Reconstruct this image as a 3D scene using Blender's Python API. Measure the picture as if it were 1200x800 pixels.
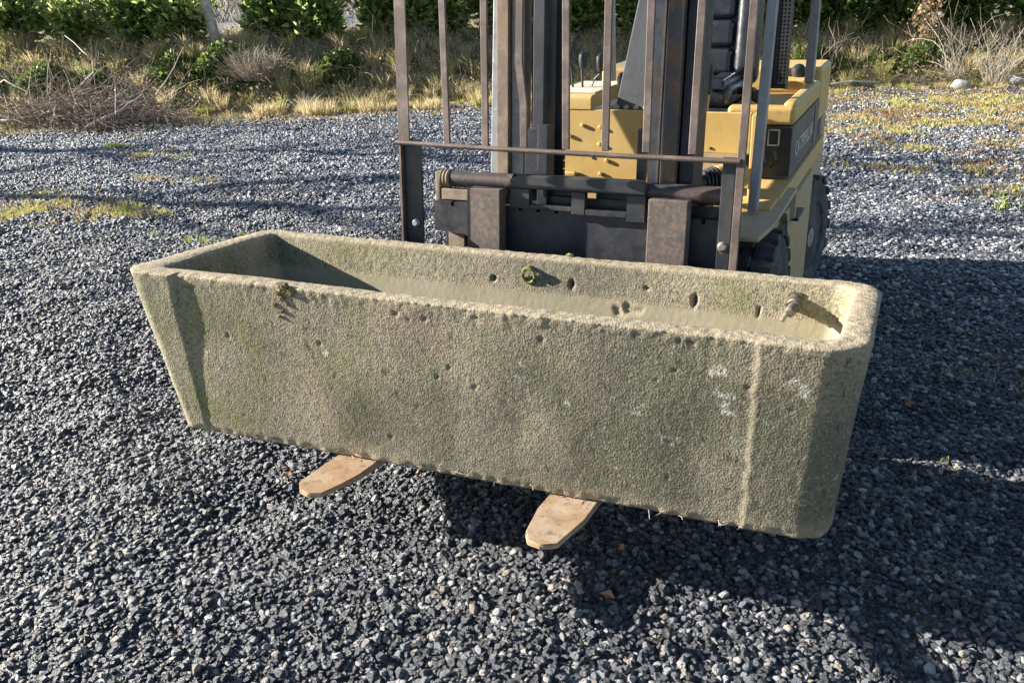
import bpy, bmesh, math, random
import numpy as np
from mathutils import Vector, Matrix, noise
random.seed(7); RNG = np.random.default_rng(11)
PI = math.pi
for o in list(bpy.data.objects): bpy.data.objects.remove(o)
scene = bpy.context.scene
C = scene.collection

# ------------------------------------------------------------------ camera, light, exposure
cam_d = bpy.data.cameras.new("camera"); cam = bpy.data.objects.new("camera", cam_d); C.objects.link(cam)
cam_d.sensor_fit = 'HORIZONTAL'; cam_d.sensor_width = 36.0; cam_d.lens = 30.0
cam_d.clip_start = 0.05; cam_d.clip_end = 600
CAM = Vector((0.9333, -2.0816, 1.3896))
cam.matrix_world = Matrix(((0.9067817, -0.12869586, 0.40147768, CAM.x),
                           (0.4196129, 0.36785286, -0.82982485, CAM.y),
                           (-0.04088969, 0.9209352, 0.38756465, CAM.z), (0, 0, 0, 1)))
scene.camera = cam
SUN_AZ, SUN_EL = math.radians(11.0), math.radians(20.0)      # shadows run to +x and a little to +y
to_sun = Vector((-math.cos(SUN_AZ) * math.cos(SUN_EL), -math.sin(SUN_AZ) * math.cos(SUN_EL), math.sin(SUN_EL)))
w = bpy.data.worlds.new("World"); scene.world = w; w.use_nodes = True
nt = w.node_tree; bg = nt.nodes['Background']; sky = nt.nodes.new('ShaderNodeTexSky')
sky.sky_type = 'NISHITA'; sky.sun_disc = False
sky.sun_elevation = SUN_EL; sky.sun_rotation = math.atan2(to_sun.x, to_sun.y)
sky.air_density = 1.0; sky.dust_density = 0.6; sky.ozone_density = 1.5
nt.links.new(sky.outputs[0], bg.inputs[0]); bg.inputs[1].default_value = 0.052
sd = bpy.data.lights.new("sun", 'SUN'); sd.energy = 5.0; sd.angle = math.radians(0.5); sd.color = (1.0, 0.93, 0.82)
so = bpy.data.objects.new("sun", sd); C.objects.link(so)
so.rotation_euler = to_sun.to_track_quat('Z', 'Y').to_euler(); so.location = (-10, -3, 6)
scene.view_settings.view_transform = 'Standard'; scene.view_settings.look = 'None'
scene.view_settings.exposure = 1.95; scene.view_settings.gamma = 1.0
scene.view_settings.use_curve_mapping = False

# ------------------------------------------------------------------ fork frame (mast tilted back 6 degrees about the fork heel)
TILT = math.radians(6.0); HEEL = 0.22
_c, _s = math.cos(TILT), math.sin(TILT)
def F(x, y, z): return Vector((x, _c * y + _s * z, -_s * y + _c * z + HEEL))
FM = Matrix(((1, 0, 0, 0), (0, _c, _s, 0), (0, -_s, _c, HEEL), (0, 0, 0, 1)))
ID = Matrix.Identity(4)

# ------------------------------------------------------------------ node material helpers
def rgb(c): return (c[0], c[1], c[2], 1.0)
def new_mat(name):
    m = bpy.data.materials.new(name); m.use_nodes = True
    t = m.node_tree; b = t.nodes['Principled BSDF']
    return m, t, b
def N(t, typ, **kw):
    n = t.nodes.new(typ)
    for k, v in kw.items(): setattr(n, k, v)
    return n
def coords(t): return N(t, 'ShaderNodeTexCoord').outputs['Object']
def noise_fac(t, co, scale, detail=6, rough=.6, lo=.4, hi=.6, dist=0.0):
    n = N(t, 'ShaderNodeTexNoise'); n.inputs['Scale'].default_value = scale; n.inputs['Detail'].default_value = detail
    n.inputs['Roughness'].default_value = rough; n.inputs['Distortion'].default_value = dist
    t.links.new(co, n.inputs['Vector'])
    r = N(t, 'ShaderNodeMapRange'); r.inputs[1].default_value = lo; r.inputs[2].default_value = hi
    t.links.new(n.outputs[0], r.inputs[0]); return r.outputs[0]
def mixc(t, fac, a, b, mode='MIX'):
    n = N(t, 'ShaderNodeMix', data_type='RGBA', blend_type=mode)
    if isinstance(fac, (int, float)): n.inputs[0].default_value = fac
    else: t.links.new(fac, n.inputs[0])
    for i, v in ((6, a), (7, b)):
        if isinstance(v, (tuple, list)): n.inputs[i].default_value = rgb(v)
        else: t.links.new(v, n.inputs[i])
    return n.outputs[2]
def mul(t, a, b, op='MULTIPLY'):
    n = N(t, 'ShaderNodeMath', operation=op)
    for i, v in ((0, a), (1, b)):
        if isinstance(v, (int, float)): n.inputs[i].default_value = v
        else: t.links.new(v, n.inputs[i])
    return n.outputs[0]
def add_bump(t, b, hs, dist=.002, strength=.6):
    prev = None
    for h, d in hs:
        n = N(t, 'ShaderNodeBump'); n.inputs['Strength'].default_value = strength; n.inputs['Distance'].default_value = d
        t.links.new(h, n.inputs['Height'])
        if prev: t.links.new(prev, n.inputs['Normal'])
        prev = n.outputs[0]
    t.links.new(prev, b.inputs['Normal'])
def pmat(name, base, layers=(), rough=.6, metal=0.0, bump=((60, .001),), rough_var=.15, spec=.5):
    """layers: (colour, scale, lo, hi, strength)"""
    m, t, b = new_mat(name); co = coords(t); col = base
    for k, (c2, sc, lo, hi, st) in enumerate(layers):
        mp = N(t, 'ShaderNodeMapping'); mp.inputs['Location'].default_value = (k * 3.7, k * 1.3, k * 5.1); t.links.new(co, mp.inputs[0])
        f = noise_fac(t, mp.outputs[0], sc, 8, .65, lo, hi)
        col = mixc(t, mul(t, f, st), col, c2)
    if isinstance(col, tuple): b.inputs['Base Color'].default_value = rgb(col)
    else: t.links.new(col, b.inputs['Base Color'])
    r = noise_fac(t, co, 25, 4, .6, .2, .8)
    rr = N(t, 'ShaderNodeMapRange'); rr.inputs[3].default_value = max(.02, rough - rough_var); rr.inputs[4].default_value = min(1, rough + rough_var)
    t.links.new(r, rr.inputs[0]); t.links.new(rr.outputs[0], b.inputs['Roughness'])
    b.inputs['Metallic'].default_value = metal; b.inputs['Specular IOR Level'].default_value = spec
    if bump: add_bump(t, b, [(noise_fac(t, co, s, 6, .6, 0, 1), d) for s, d in bump])
    return m
def ramp_mat(name, stops, rough=.6, attr='tint', noise_scale=None, trans=0.0, spec=.4, bump=None):
    """colour picked by a per-vertex tint value"""
    m, t, b = new_mat(name)
    a = N(t, 'ShaderNodeAttribute', attribute_name=attr)
    r = N(t, 'ShaderNodeValToRGB'); el = r.color_ramp.elements
    while len(el) < len(stops): el.new(.5)
    for e, (p, c) in zip(el, stops): e.position = p; e.color = rgb(c)
    t.links.new(a.outputs['Fac'], r.inputs[0]); t.links.new(r.outputs[0], b.inputs['Base Color'])
    b.inputs['Roughness'].default_value = rough; b.inputs['Specular IOR Level'].default_value = spec
    if trans > 0:
        out = t.nodes['Material Output']; tr = N(t, 'ShaderNodeBsdfTranslucent'); mx = N(t, 'ShaderNodeMixShader'); mx.inputs[0].default_value = trans
        t.links.new(r.outputs[0], tr.inputs[0]); t.links.new(b.outputs[0], mx.inputs[1]); t.links.new(tr.outputs[0], mx.inputs[2]); t.links.new(mx.outputs[0], out.inputs[0])
    if bump: add_bump(t, b, [(noise_fac(t, coords(t), bump[0], 6, .6, 0, 1), bump[1])])
    return m

# ------------------------------------------------------------------ object helpers
def tag(o, label=None, cat=None, group=None, kind=None):
    if label: o['label'] = label
    if cat: o['category'] = cat
    if group: o['group'] = group
    if kind: o['kind'] = kind
    return o
def link_mesh(name, me, mat, parent=None, origin=None):
    o = bpy.data.objects.new(name, me); C.objects.link(o)
    if mat is not None and len(me.materials) == 0: me.materials.append(mat)
    off = Vector(origin) if origin is not None else Vector((0, 0, 0))
    if parent is not None:
        off = Vector(parent['_base']) if '_base' in parent else off
        o.parent = parent
    if off.length > 0: me.transform(Matrix.Translation(-off))
    if parent is None: o.location = off
    o['_base'] = tuple(off)
    return o
def empty(name, loc, label, cat, group=None):
    e = bpy.data.objects.new(name, None); C.objects.link(e); e.location = loc; e.empty_display_size = .1
    e['_base'] = tuple(loc); tag(e, label, cat, group); return e
class MB:
    """collects boxes, tubes and prisms into one mesh"""
    def __init__(s, M=ID): s.bm = bmesh.new(); s.M = M
    def _xf(s, vs):
        for v in vs: v.co = s.M @ v.co
    def box(s, x0, x1, y0, y1, z0, z1, bev=0.0, seg=2, rot=None, top=None):
        """top=(dx0,dx1,dy0,dy1) moves the top face's edges"""
        r = bmesh.ops.create_cube(s.bm, size=1.0); vs = r['verts']
        for v in vs:
            x, y, z = v.co
            X = x1 if x > 0 else x0; Y = y1 if y > 0 else y0; Z = z1 if z > 0 else z0
            if top and z > 0:
                X += top[1] if x > 0 else top[0]; Y += top[3] if y > 0 else top[2]
            v.co = (X, Y, Z)
        if rot:
            cx = Vector(((x0 + x1) / 2, (y0 + y1) / 2, (z0 + z1) / 2)); R = Matrix.Rotation(rot[0], 3, rot[1])
            for v in vs: v.co = R @ (v.co - cx) + cx
        if bev > 0:
            es = list({e for v in vs for e in v.link_edges})
            rb = bmesh.ops.bevel(s.bm, geom=es, offset=bev, segments=seg, affect='EDGES', profile=.5)
            vs = list({v for f in rb['faces'] for v in f.verts} | {v for v in vs if v.is_valid})
        s._xf(vs); return s
    def tube(s, pts, r, n=10, cap=True):
        pts = [Vector(p) for p in pts]; rs = r if isinstance(r, (list, tuple)) else [r] * len(pts)
        rings = []
        for i, p in enumerate(pts):
            d = (pts[min(i + 1, len(pts) - 1)] - pts[max(i - 1, 0)]).normalized()
            a = d.cross(Vector((0, 0, 1))) if abs(d.z) < .9 else d.cross(Vector((1, 0, 0)))
            a.normalize(); b = d.cross(a)
            rings.append([s.bm.verts.new(s.M @ (p + (a * math.cos(2 * PI * k / n) + b * math.sin(2 * PI * k / n)) * rs[i])) for k in range(n)])
        for i in range(len(rings) - 1):
            for k in range(n): s.bm.faces.new((rings[i][k], rings[i][(k + 1) % n], rings[i + 1][(k + 1) % n], rings[i + 1][k]))
        if cap: s.bm.faces.new(rings[0][::-1]); s.bm.faces.new(rings[-1])
        return s
    def prism(s, poly, axis, a, b, bev=0.0):
        """poly of 2D points extruded along axis: 'x' -> (y,z), 'y' -> (x,z), 'z' -> (x,y)"""
        def P(u, v, t): return {'x': (t, u, v), 'y': (u, t, v), 'z': (u, v, t)}[axis]
        A = [s.bm.verts.new(P(u, v, a)) for u, v in poly]; B = [s.bm.verts.new(P(u, v, b)) for u, v in poly]
        fs = [s.bm.faces.new(A), s.bm.faces.new(B[::-1])]; n = len(poly)
        for i in range(n): fs.append(s.bm.faces.new((A[i], B[i], B[(i + 1) % n], A[(i + 1) % n])))
        vs = A + B
        if bev > 0:
            es = list({e for f in fs[:2] for e in f.edges})
            rb = bmesh.ops.bevel(s.bm, geom=es, offset=bev, segments=2, affect='EDGES', profile=.5)
            vs = list({v for f in rb['faces'] for v in f.verts} | {v for v in vs if v.is_valid})
        s._xf(vs); return s
    def lathe(s, prof, centre, axis='x', n=48):
        """prof: (offset along axis, radius)"""
        c = Vector(centre); rings = []
        for (t, r) in prof:
            ring = []
            for k in range(n):
                a = 2 * PI * k / n
                p = {'x': (t, r * math.cos(a), r * math.sin(a)), 'y': (r * math.cos(a), t, r * math.sin(a)), 'z': (r * math.cos(a), r * math.sin(a), t)}[axis]
                ring.append(s.bm.verts.new(s.M @ (c + Vector(p))))
            rings.append(ring)
        for i in range(len(rings) - 1):
            for k in range(n): s.bm.faces.new((rings[i][k], rings[i][(k + 1) % n], rings[i + 1][(k + 1) % n], rings[i + 1][k]))
        if prof[0][1] > 1e-4: s.bm.faces.new(rings[0][::-1])
        if prof[-1][1] > 1e-4: s.bm.faces.new(rings[-1])
        return s
    def build_each(s, name, mat, parent=None, angle=35):
        """one object per connected piece"""
        bmesh.ops.recalc_face_normals(s.bm, faces=s.bm.faces); seen = set(); out = []
        s.bm.verts.ensure_lookup_table()
        for v in s.bm.verts:
            if v in seen: continue
            isl = [v]; seen.add(v)
            for q in isl:
                for e in q.link_edges:
                    o = e.other_vert(q)
                    if o not in seen: seen.add(o); isl.append(o)
            m = MB(); mp = {q: m.bm.verts.new(q.co) for q in isl}
            for f in {f for q in isl for f in q.link_faces}: m.bm.faces.new([mp[q] for q in f.verts])
            out.append(m.build(name, mat, parent, angle=angle))
        s.bm.free(); return out
    def build(s, name, mat, parent=None, origin=None, smooth=True, angle=35):
        bmesh.ops.recalc_face_normals(s.bm, faces=s.bm.faces)
        if smooth:
            for f in s.bm.faces: f.smooth = True
            for e in s.bm.edges:
                if len(e.link_faces) == 2 and e.calc_face_angle(0) > math.radians(angle): e.smooth = False
        me = bpy.data.meshes.new(name); s.bm.to_mesh(me); s.bm.free()
        o = link_mesh(name, me, mat, parent, origin)
        if smooth: wn = o.modifiers.new('weighted_normals', 'WEIGHTED_NORMAL'); wn.keep_sharp = True; wn.weight = 80
        return o
def np_mesh(name, V, faces, mat, tint=None, parent=None, origin=None, smooth=False):
    """V (n,3); faces: int array (m,k)"""
    me = bpy.data.meshes.new(name); V = np.asarray(V, dtype=np.float32); faces = np.asarray(faces, dtype=np.int32)
    me.vertices.add(len(V)); me.vertices.foreach_set('co', V.ravel())
    m, k = faces.shape
    me.loops.add(m * k); me.loops.foreach_set('vertex_index', faces.ravel())
    me.polygons.add(m); me.polygons.foreach_set('loop_start', np.arange(0, m * k, k, dtype=np.int32))
    me.update(calc_edges=True); me.validate()
    if tint is not None:
        a = me.attributes.new('tint', 'FLOAT', 'POINT'); a.data.foreach_set('value', np.asarray(tint, dtype=np.float32))
    me.polygons.foreach_set('use_smooth', np.full(m, smooth))
    return link_mesh(name, me, mat, parent, origin)

# ------------------------------------------------------------------ terrain
BX = [-40, -14, -9.3, -7.6, -6.6, -5.6, -4.9, -4.2, -2.9, -.07, 1.08, 2, 6, 14, 40]
BY = [-12, 3.2, 5.0, 5.75, 6.25, 6.85, 7.25, 7.65, 8.35, 9.35, 9.5, 9.8, 11.5, 14, 24]
def yb(x): return np.interp(x, BX, BY)
_ph = [(random.uniform(0, 6.28), random.uniform(0, 6.28)) for _ in range(40)]
def wav(x, y, freqs, k0=0):
    s = 0
    for i, (fx, fy, a) in enumerate(freqs):
        s = s + a * np.sin(fx * x + _ph[(k0 + i) % 40][0] + 1.3 * np.sin(.7 * fy * y + _ph[(k0 + i) % 40][1])) * np.cos(fy * y + _ph[(k0 + i + 7) % 40][1] + .8 * np.sin(.6 * fx * x))
    return s
_vt = np.random.default_rng(3).random((256, 256))
def vnoise(x, y, fr, k=0):
    x = np.asarray(x) * fr + 37.2 + k * 17.3; y = np.asarray(y) * fr + 71.9 + k * 9.1
    i, j = np.floor(x).astype(int), np.floor(y).astype(int); u, v = x - i, y - j; u = u * u * (3 - 2 * u); v = v * v * (3 - 2 * v)
    g = lambda a, b: _vt[a % 256, b % 256]
    return (g(i, j) * (1 - u) + g(i + 1, j) * u) * (1 - v) + (g(i, j + 1) * (1 - u) + g(i + 1, j + 1) * u) * v
def fnoise(x, y, fr, k=0): return (vnoise(x, y, fr, k) * .5 + vnoise(x, y, fr * 2.1, k + 1) * .3 + vnoise(x, y, fr * 4.3, k + 2) * .2)
def bank_d(x, y): return (y - yb(x)) * .87
def sstep(a, b, v):
    t = np.clip((v - a) / (b - a), 0, 1); return t * t * (3 - 2 * t)
def height(x, y):
    x = np.asarray(x, dtype=float); y = np.asarray(y, dtype=float)
    d = bank_d(x, y)
    yard = wav(x, y, [(2.1, 3.3, .010), (4.7, 5.9, .009), (9.1, 11.3, .006)]) + .045 * (fnoise(x, y, 3.1, 30) - .5) + .03 * (fnoise(x * .5, y, 6.5, 33) - .5)
    H = np.interp(x, [-12, -6, -3, 1, 5], [.80, .78, .66, .56, .56])
    bk = H * sstep(.1, 1.75, d) * (1 + .1 * wav(x, y, [(1.7, 2.2, .5), (3.9, 2.7, .5)], 9)) + np.where(d > 0, wav(x, y, [(5, 6, .03), (11, 9, .02)], 3), 0) * sstep(0, .6, d)
    back = -.35 * sstep(2.4, 6.0, d) + 5.0 * sstep(40, 150, d)
    return yard * sstep(.3, -.2, d) + bk + back

def axis(vals):
    out = []
    for a, b, st in vals: out += list(np.arange(a, b, st))
    return np.array(out + [vals[-1][1]])
gx = axis([(-200, -60, 20), (-60, -16, 4), (-16, -11, .5), (-11, 4, .06), (4, 10, .4), (10, 60, 5), (60, 200, 20)])
gy = axis([(-60, -8, 6), (-8, -2.5, .6), (-2.5, 11.5, .06), (11.5, 16, .3), (16, 60, 4), (60, 260, 20)])
X, Y = np.meshgrid(gx, gy); Z = height(X, Y)
V = np.stack([X.ravel(), Y.ravel(), Z.ravel()], 1); nx, ny = len(gx), len(gy)
I = (np.arange(ny - 1)[:, None] * nx + np.arange(nx - 1)[None, :]).ravel()
Fq = np.stack([I, I + 1, I + nx + 1, I + nx], 1)
D = bank_d(V[:, 0], V[:, 1])
tint = np.clip(sstep(-.5, .3, D + .25 * wav(V[:, 0], V[:, 1], [(3, 4, .6), (7, 9, .5)], 5)), 0, 1) + sstep(2.2, 9, D)
def ground_material():
    m, t, b = new_mat('ground'); co = coords(t)
    a = N(t, 'ShaderNodeAttribute', attribute_name='tint').outputs['Fac']
    g = mixc(t, noise_fac(t, co, 90, 3, .7, .35, .65), (.025, .028, .035), (.15, .155, .17))
    g = mixc(t, noise_fac(t, co, 1.3, 5, .6, .55, .7), g, (.10, .085, .06))
    s = mixc(t, noise_fac(t, co, 7, 6, .7, .35, .65), (.10, .08, .055), (.28, .21, .14))
    s = mixc(t, noise_fac(t, co, 2.3, 6, .7, .48, .62), s, (.06, .085, .025))
    far = mixc(t, noise_fac(t, co, .12, 5, .6, .4, .6), (.13, .15, .18), (.08, .07, .06))
    k1 = N(t, 'ShaderNodeMapRange'); t.links.new(a, k1.inputs[0])
    k2 = N(t, 'ShaderNodeMapRange'); t.links.new(a, k2.inputs[0]); k2.inputs[1].default_value = 1.0; k2.inputs[2].default_value = 2.0
    c = mixc(t, k1.outputs[0], g, s); c = mixc(t, k2.outputs[0], c, far)
    t.links.new(c, b.inputs['Base Color']); b.inputs['Roughness'].default_value = .9
    add_bump(t, b, [(noise_fac(t, co, 60, 5, .7, 0, 1), .012), (noise_fac(t, co, 9, 5, .7, 0, 1), .03)])
    return m
ground = np_mesh('ground', V, Fq, ground_material(), tint=tint, smooth=True); tag(ground, kind='structure')

# ------------------------------------------------------------------ gravel: loose stones over the whole yard
fwd = Vector((-.4015, .8298)).normalized()
def patches_mask(x, y):
    """0..1 weediness of the yard surface"""
    m = np.zeros_like(x)
    for (cx, cy, rx, ry, s) in PATCH:
        m = np.maximum(m, s * np.clip(1.25 - np.sqrt(((x - cx) / rx) ** 2 + ((y - cy) / ry) ** 2), 0, 1))
    n = np.clip((fnoise(x, y, 3.2, 4) - .42) / .22, 0, 1)
    return np.clip(m * 1.3, 0, 1) * (.08 + 1.0 * n)
PATCH = [(-4.75, 1.75, .7, .17, 1.0), (-4.3, 2.12, .55, .22, 1.1), (-5.0, 1.95, .5, .15, .9), (-4.9, 2.3, .5, .2, .5), (-4.55, 3.05, .42, .12, .6), (-3.9, 2.4, .25, .1, .5),
         (-3.34, 1.70, .13, .05, 1.0), (-2.95, 1.66, .12, .05, .6), (-2.70, 1.78, .1, .05, .5), (-6.5, 4.15, .16, .1, 1.0), (-6.8, 4.7, .14, .08, .6),
         (-5.6, 3.9, .5, .2, .35), (1.13, .43, .022, .022, .9), (1.25, 1.15, .25, .2, .35), (.9, 1.55, .2, .2, .3),
         (1.1, 6.9, 1.8, .8, .85), (1.6, 7.6, 1.8, .5, .8), (1.9, 5.3, .8, .6, .8), (-1.2, 9.0, 1.6, .35, .8), (2.2, 6.2, .9, .7, .8), (.8, 8.1, 1.5, .45, .85), (1.9, 8.4, 1.2, .8, .95), (.6, 4.75, .6, .18, .75), (1.3, 4.9, .35, .2, .8),
         (1.75, 4.2, .5, .35, .75), (1.45, 3.75, .08, .1, 1.0), (1.0, 5.7, .5, .25, .6), (2.4, 4.9, .6, .5, .8), (1.1, 3.9, .12, .1, .4), (.45, 6.0, .4, .2, .5),
         (-.6, 8.3, 1.2, .5, .7), (-2.5, 7.8, 1.2, .35, .5)]
def wedge(n, r0, r1, half=41):
    u = RNG.random(n); r = np.sqrt(r0 * r0 + u * (r1 * r1 - r0 * r0)); a = math.radians(half) * (RNG.random(n) * 2 - 1)
    dx = fwd.x * np.cos(a) - fwd.y * np.sin(a); dy = fwd.x * np.sin(a) + fwd.y * np.cos(a)
    return CAM.x + r * dx, CAM.y + r * dy
def area(r0, r1, half=41): return math.radians(half) * (r1 * r1 - r0 * r0)
PX_, PY_, SC = [], [], []
for r0, r1, dens, sc in ((.75, 3.4, 17000, .0060), (3.4, 6.0, 11500, .0067), (6.0, 12.0, 6200, .0080)):
    n = int(area(r0, r1) * dens); x, y = wedge(n, r0, r1)
    PX_.append(x); PY_.append(y); SC.append(sc * np.exp(RNG.normal(0, .30, n)).clip(.5, 1.9))
px, py, sc = np.concatenate(PX_), np.concatenate(PY_), np.concatenate(SC)
dd = bank_d(px, py); keep = (dd < .1 + .25 * RNG.random(len(px))) & (RNG.random(len(px)) > .8 * sstep(-1.0, .1, dd + 1.2 * (fnoise(px, py, 1.6, 40) - .5))) & (RNG.random(len(px)) > .55 * patches_mask(px, py))
px, py, sc = px[keep], py[keep], sc[keep]
pz = height(px, py) + sc * (RNG.random(len(px)) * 1.1 - .15)
me = bpy.data.meshes.new('gravel'); me.vertices.add(len(px))
me.vertices.foreach_set('co', np.stack([px, py, pz], 1).astype(np.float32).ravel())
at = me.attributes.new('size', 'FLOAT', 'POINT'); at.data.foreach_set('value', sc.astype(np.float32))
def stone_material():
    m, t, b = new_mat('gravel_stone'); oi = N(t, 'ShaderNodeObjectInfo').outputs['Random']
    r = N(t, 'ShaderNodeValToRGB'); el = r.color_ramp.elements
    st = [(0, (.009, .0105, .015)), (.3, (.017, .021, .031)), (.6, (.043, .050, .066)), (.80, (.125, .137, .158)), (.92, (.38, .38, .38)), (.975, (.24, .19, .13)), (1, (.42, .41, .38))]
    while len(el) < len(st): el.new(.5)
    for e, (p, c) in zip(el, st): e.position = p; e.color = rgb(c)
    t.links.new(oi, r.inputs[0]); co = coords(t)
    c = mixc(t, mul(t, noise_fac(t, co, 2.2, 4, .7, .35, .7), .32), r.outputs[0], (.11, .117, .132))
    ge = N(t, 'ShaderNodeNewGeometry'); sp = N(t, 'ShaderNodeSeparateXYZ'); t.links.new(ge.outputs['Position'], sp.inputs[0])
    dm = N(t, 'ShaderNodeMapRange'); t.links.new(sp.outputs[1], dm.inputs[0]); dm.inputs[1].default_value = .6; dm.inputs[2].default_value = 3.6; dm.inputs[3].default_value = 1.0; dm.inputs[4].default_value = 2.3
    vm = N(t, 'ShaderNodeVectorMath', operation='SCALE'); t.links.new(c, vm.inputs[0]); t.links.new(dm.outputs[0], vm.inputs['Scale']); c = vm.outputs[0]   # stone colour gets paler towards the far yard
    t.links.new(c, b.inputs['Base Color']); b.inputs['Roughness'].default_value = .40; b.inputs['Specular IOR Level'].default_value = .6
    add_bump(t, b, [(noise_fac(t, co, 4, 4, .7, 0, 1), .12)], strength=.5)
    return m
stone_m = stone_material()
gravel = bpy.data.objects.new('gravel', me); C.objects.link(gravel); tag(gravel, 'loose dark grey and blue gravel stones covering the yard', 'gravel', kind='stuff')
ng = bpy.data.node_groups.new('gravel_nodes', 'GeometryNodeTree')
ng.interface.new_socket('Geometry', in_out='INPUT', socket_type='NodeSocketGeometry'); ng.interface.new_socket('Geometry', in_out='OUTPUT', socket_type='NodeSocketGeometry')
gi, go = ng.nodes.new('NodeGroupInput'), ng.nodes.new('NodeGroupOutput'); L = ng.links.new
g2i = ng.nodes.new('GeometryNodeGeometryToInstance')
for k in range(9):
    ico = ng.nodes.new('GeometryNodeMeshIcoSphere'); ico.inputs['Radius'].default_value = 1.0; ico.inputs['Subdivisions'].default_value = 2
    pos = ng.nodes.new('GeometryNodeInputPosition'); nz = ng.nodes.new('ShaderNodeTexNoise'); nz.noise_dimensions = '4D'
    nz.inputs['W'].default_value = k * 7.3; nz.inputs['Scale'].default_value = .95; nz.inputs['Detail'].default_value = 1.5
    L(pos.outputs[0], nz.inputs['Vector'])
    sub = ng.nodes.new('ShaderNodeVectorMath'); sub.operation = 'SUBTRACT'; sub.inputs[1].default_value = (.5, .5, .5); L(nz.outputs['Color'], sub.inputs[0])
    scl = ng.nodes.new('ShaderNodeVectorMath'); scl.operation = 'SCALE'; scl.inputs['Scale'].default_value = 1.7; L(sub.outputs[0], scl.inputs[0])
    sp = ng.nodes.new('GeometryNodeSetPosition'); L(ico.outputs['Mesh'], sp.inputs['Geometry']); L(scl.outputs[0], sp.inputs['Offset'])
    tr = ng.nodes.new('GeometryNodeTransform'); L(sp.outputs[0], tr.inputs['Geometry'])
    tr.inputs['Scale'].default_value = (1.15 + .25 * random.random(), .80 + .25 * random.random(), .50 + .28 * random.random())
    sh = ng.nodes.new('GeometryNodeSetShadeSmooth'); sh.inputs['Shade Smooth'].default_value = (k % 3 == 0); L(tr.outputs[0], sh.inputs['Geometry'])
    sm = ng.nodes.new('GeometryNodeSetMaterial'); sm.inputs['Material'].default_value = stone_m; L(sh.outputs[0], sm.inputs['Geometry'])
    L(sm.outputs[0], g2i.inputs[0])
m2p = ng.nodes.new('GeometryNodeMeshToPoints'); L(gi.outputs[0], m2p.inputs['Mesh'])
iop = ng.nodes.new('GeometryNodeInstanceOnPoints'); L(m2p.outputs[0], iop.inputs['Points']); L(g2i.outputs[0], iop.inputs['Instance'])
iop.inputs['Pick Instance'].default_value = True
rv = ng.nodes.new('FunctionNodeRandomValue'); rv.data_type = 'FLOAT_VECTOR'; rv.inputs[0].default_value = (-.55, -.55, 0); rv.inputs[1].default_value = (.55, .55, 6.283)
L(rv.outputs[0], iop.inputs['Rotation'])
na = ng.nodes.new('GeometryNodeInputNamedAttribute'); na.data_type = 'FLOAT'; na.inputs['Name'].default_value = 'size'; L(na.outputs[0], iop.inputs['Scale'])
L(iop.outputs[0], go.inputs[0])
md = gravel.modifiers.new('stones', 'NODES'); md.node_group = ng

# ------------------------------------------------------------------ vegetation makers (vectorised)
def blades(x, y, z, h, wdt, lean, tint, bend=.5, az=None):
    """bent grass blades: 5 verts, 3 tris each"""
    n = len(x); a = RNG.random(n) * 2 * PI if az is None else az
    ca, sa = np.cos(a), np.sin(a); lx, ly = lean * h * ca, lean * h * sa
    b = RNG.random(n) * 2 * PI; wx, wy = wdt * np.cos(b), wdt * np.sin(b)
    V = np.zeros((n, 5, 3)); 
    V[:, 0] = np.stack([x - wx, y - wy, z], 1); V[:, 1] = np.stack([x + wx, y + wy, z], 1)
    mx, my, mz = x + lx * .35, y + ly * .35, z + h * .6
    V[:, 2] = np.stack([mx - wx * .7, my - wy * .7, mz], 1); V[:, 3] = np.stack([mx + wx * .7, my + wy * .7, mz], 1)
    V[:, 4] = np.stack([x + lx, y + ly, z + h * (1 - bend * np.minimum(lean, 1.2) * .6)], 1)
    base = np.arange(n)[:, None] * 5
    T = np.concatenate([base + np.array([[0, 1, 3]]), base + np.array([[0, 3, 2]]), base + np.array([[2, 3, 4]])])
    return V.reshape(-1, 3), T, np.repeat(tint, 5)
def leaves(P, Nn, size, tint, ratio=.45, droop=None):
    """folded leaves with 6 verts, 4 tris; P centres, Nn unit direction the leaf points in"""
    n = len(P); r = RNG.normal(size=(n, 3)); U = Nn / np.linalg.norm(Nn, axis=1)[:, None]
    W = np.cross(U, r); W /= np.linalg.norm(W, axis=1)[:, None]; Q = np.cross(U, W)
    s = size[:, None]; base = P; tip = P + U * s - Q * s * .12
    m1 = P + U * s * .45 + W * s * ratio * .5 + Q * s * .10; m2 = P + U * s * .45 - W * s * ratio * .5 + Q * s * .10
    c = P + U * s * .5
    V = np.stack([base, m1, tip, m2, c], 1).reshape(-1, 3); b = np.arange(n)[:, None] * 5
    T = np.concatenate([b + np.array([[0, 1, 4]]), b + np.array([[1, 2, 4]]), b + np.array([[2, 3, 4]]), b + np.array([[3, 0, 4]])])
    return V, T, np.repeat(tint, 5)
class NP:
    def __init__(s): s.V, s.T, s.t, s.n = [], [], [], 0
    def add(s, VTt):
        V, T, t = VTt; s.V.append(V); s.T.append(T + s.n); s.t.append(t); s.n += len(V)
    def build(s, name, mat, **kw): return np_mesh(name, np.concatenate(s.V), np.concatenate(s.T), mat, tint=np.concatenate(s.t), **kw)
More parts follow.
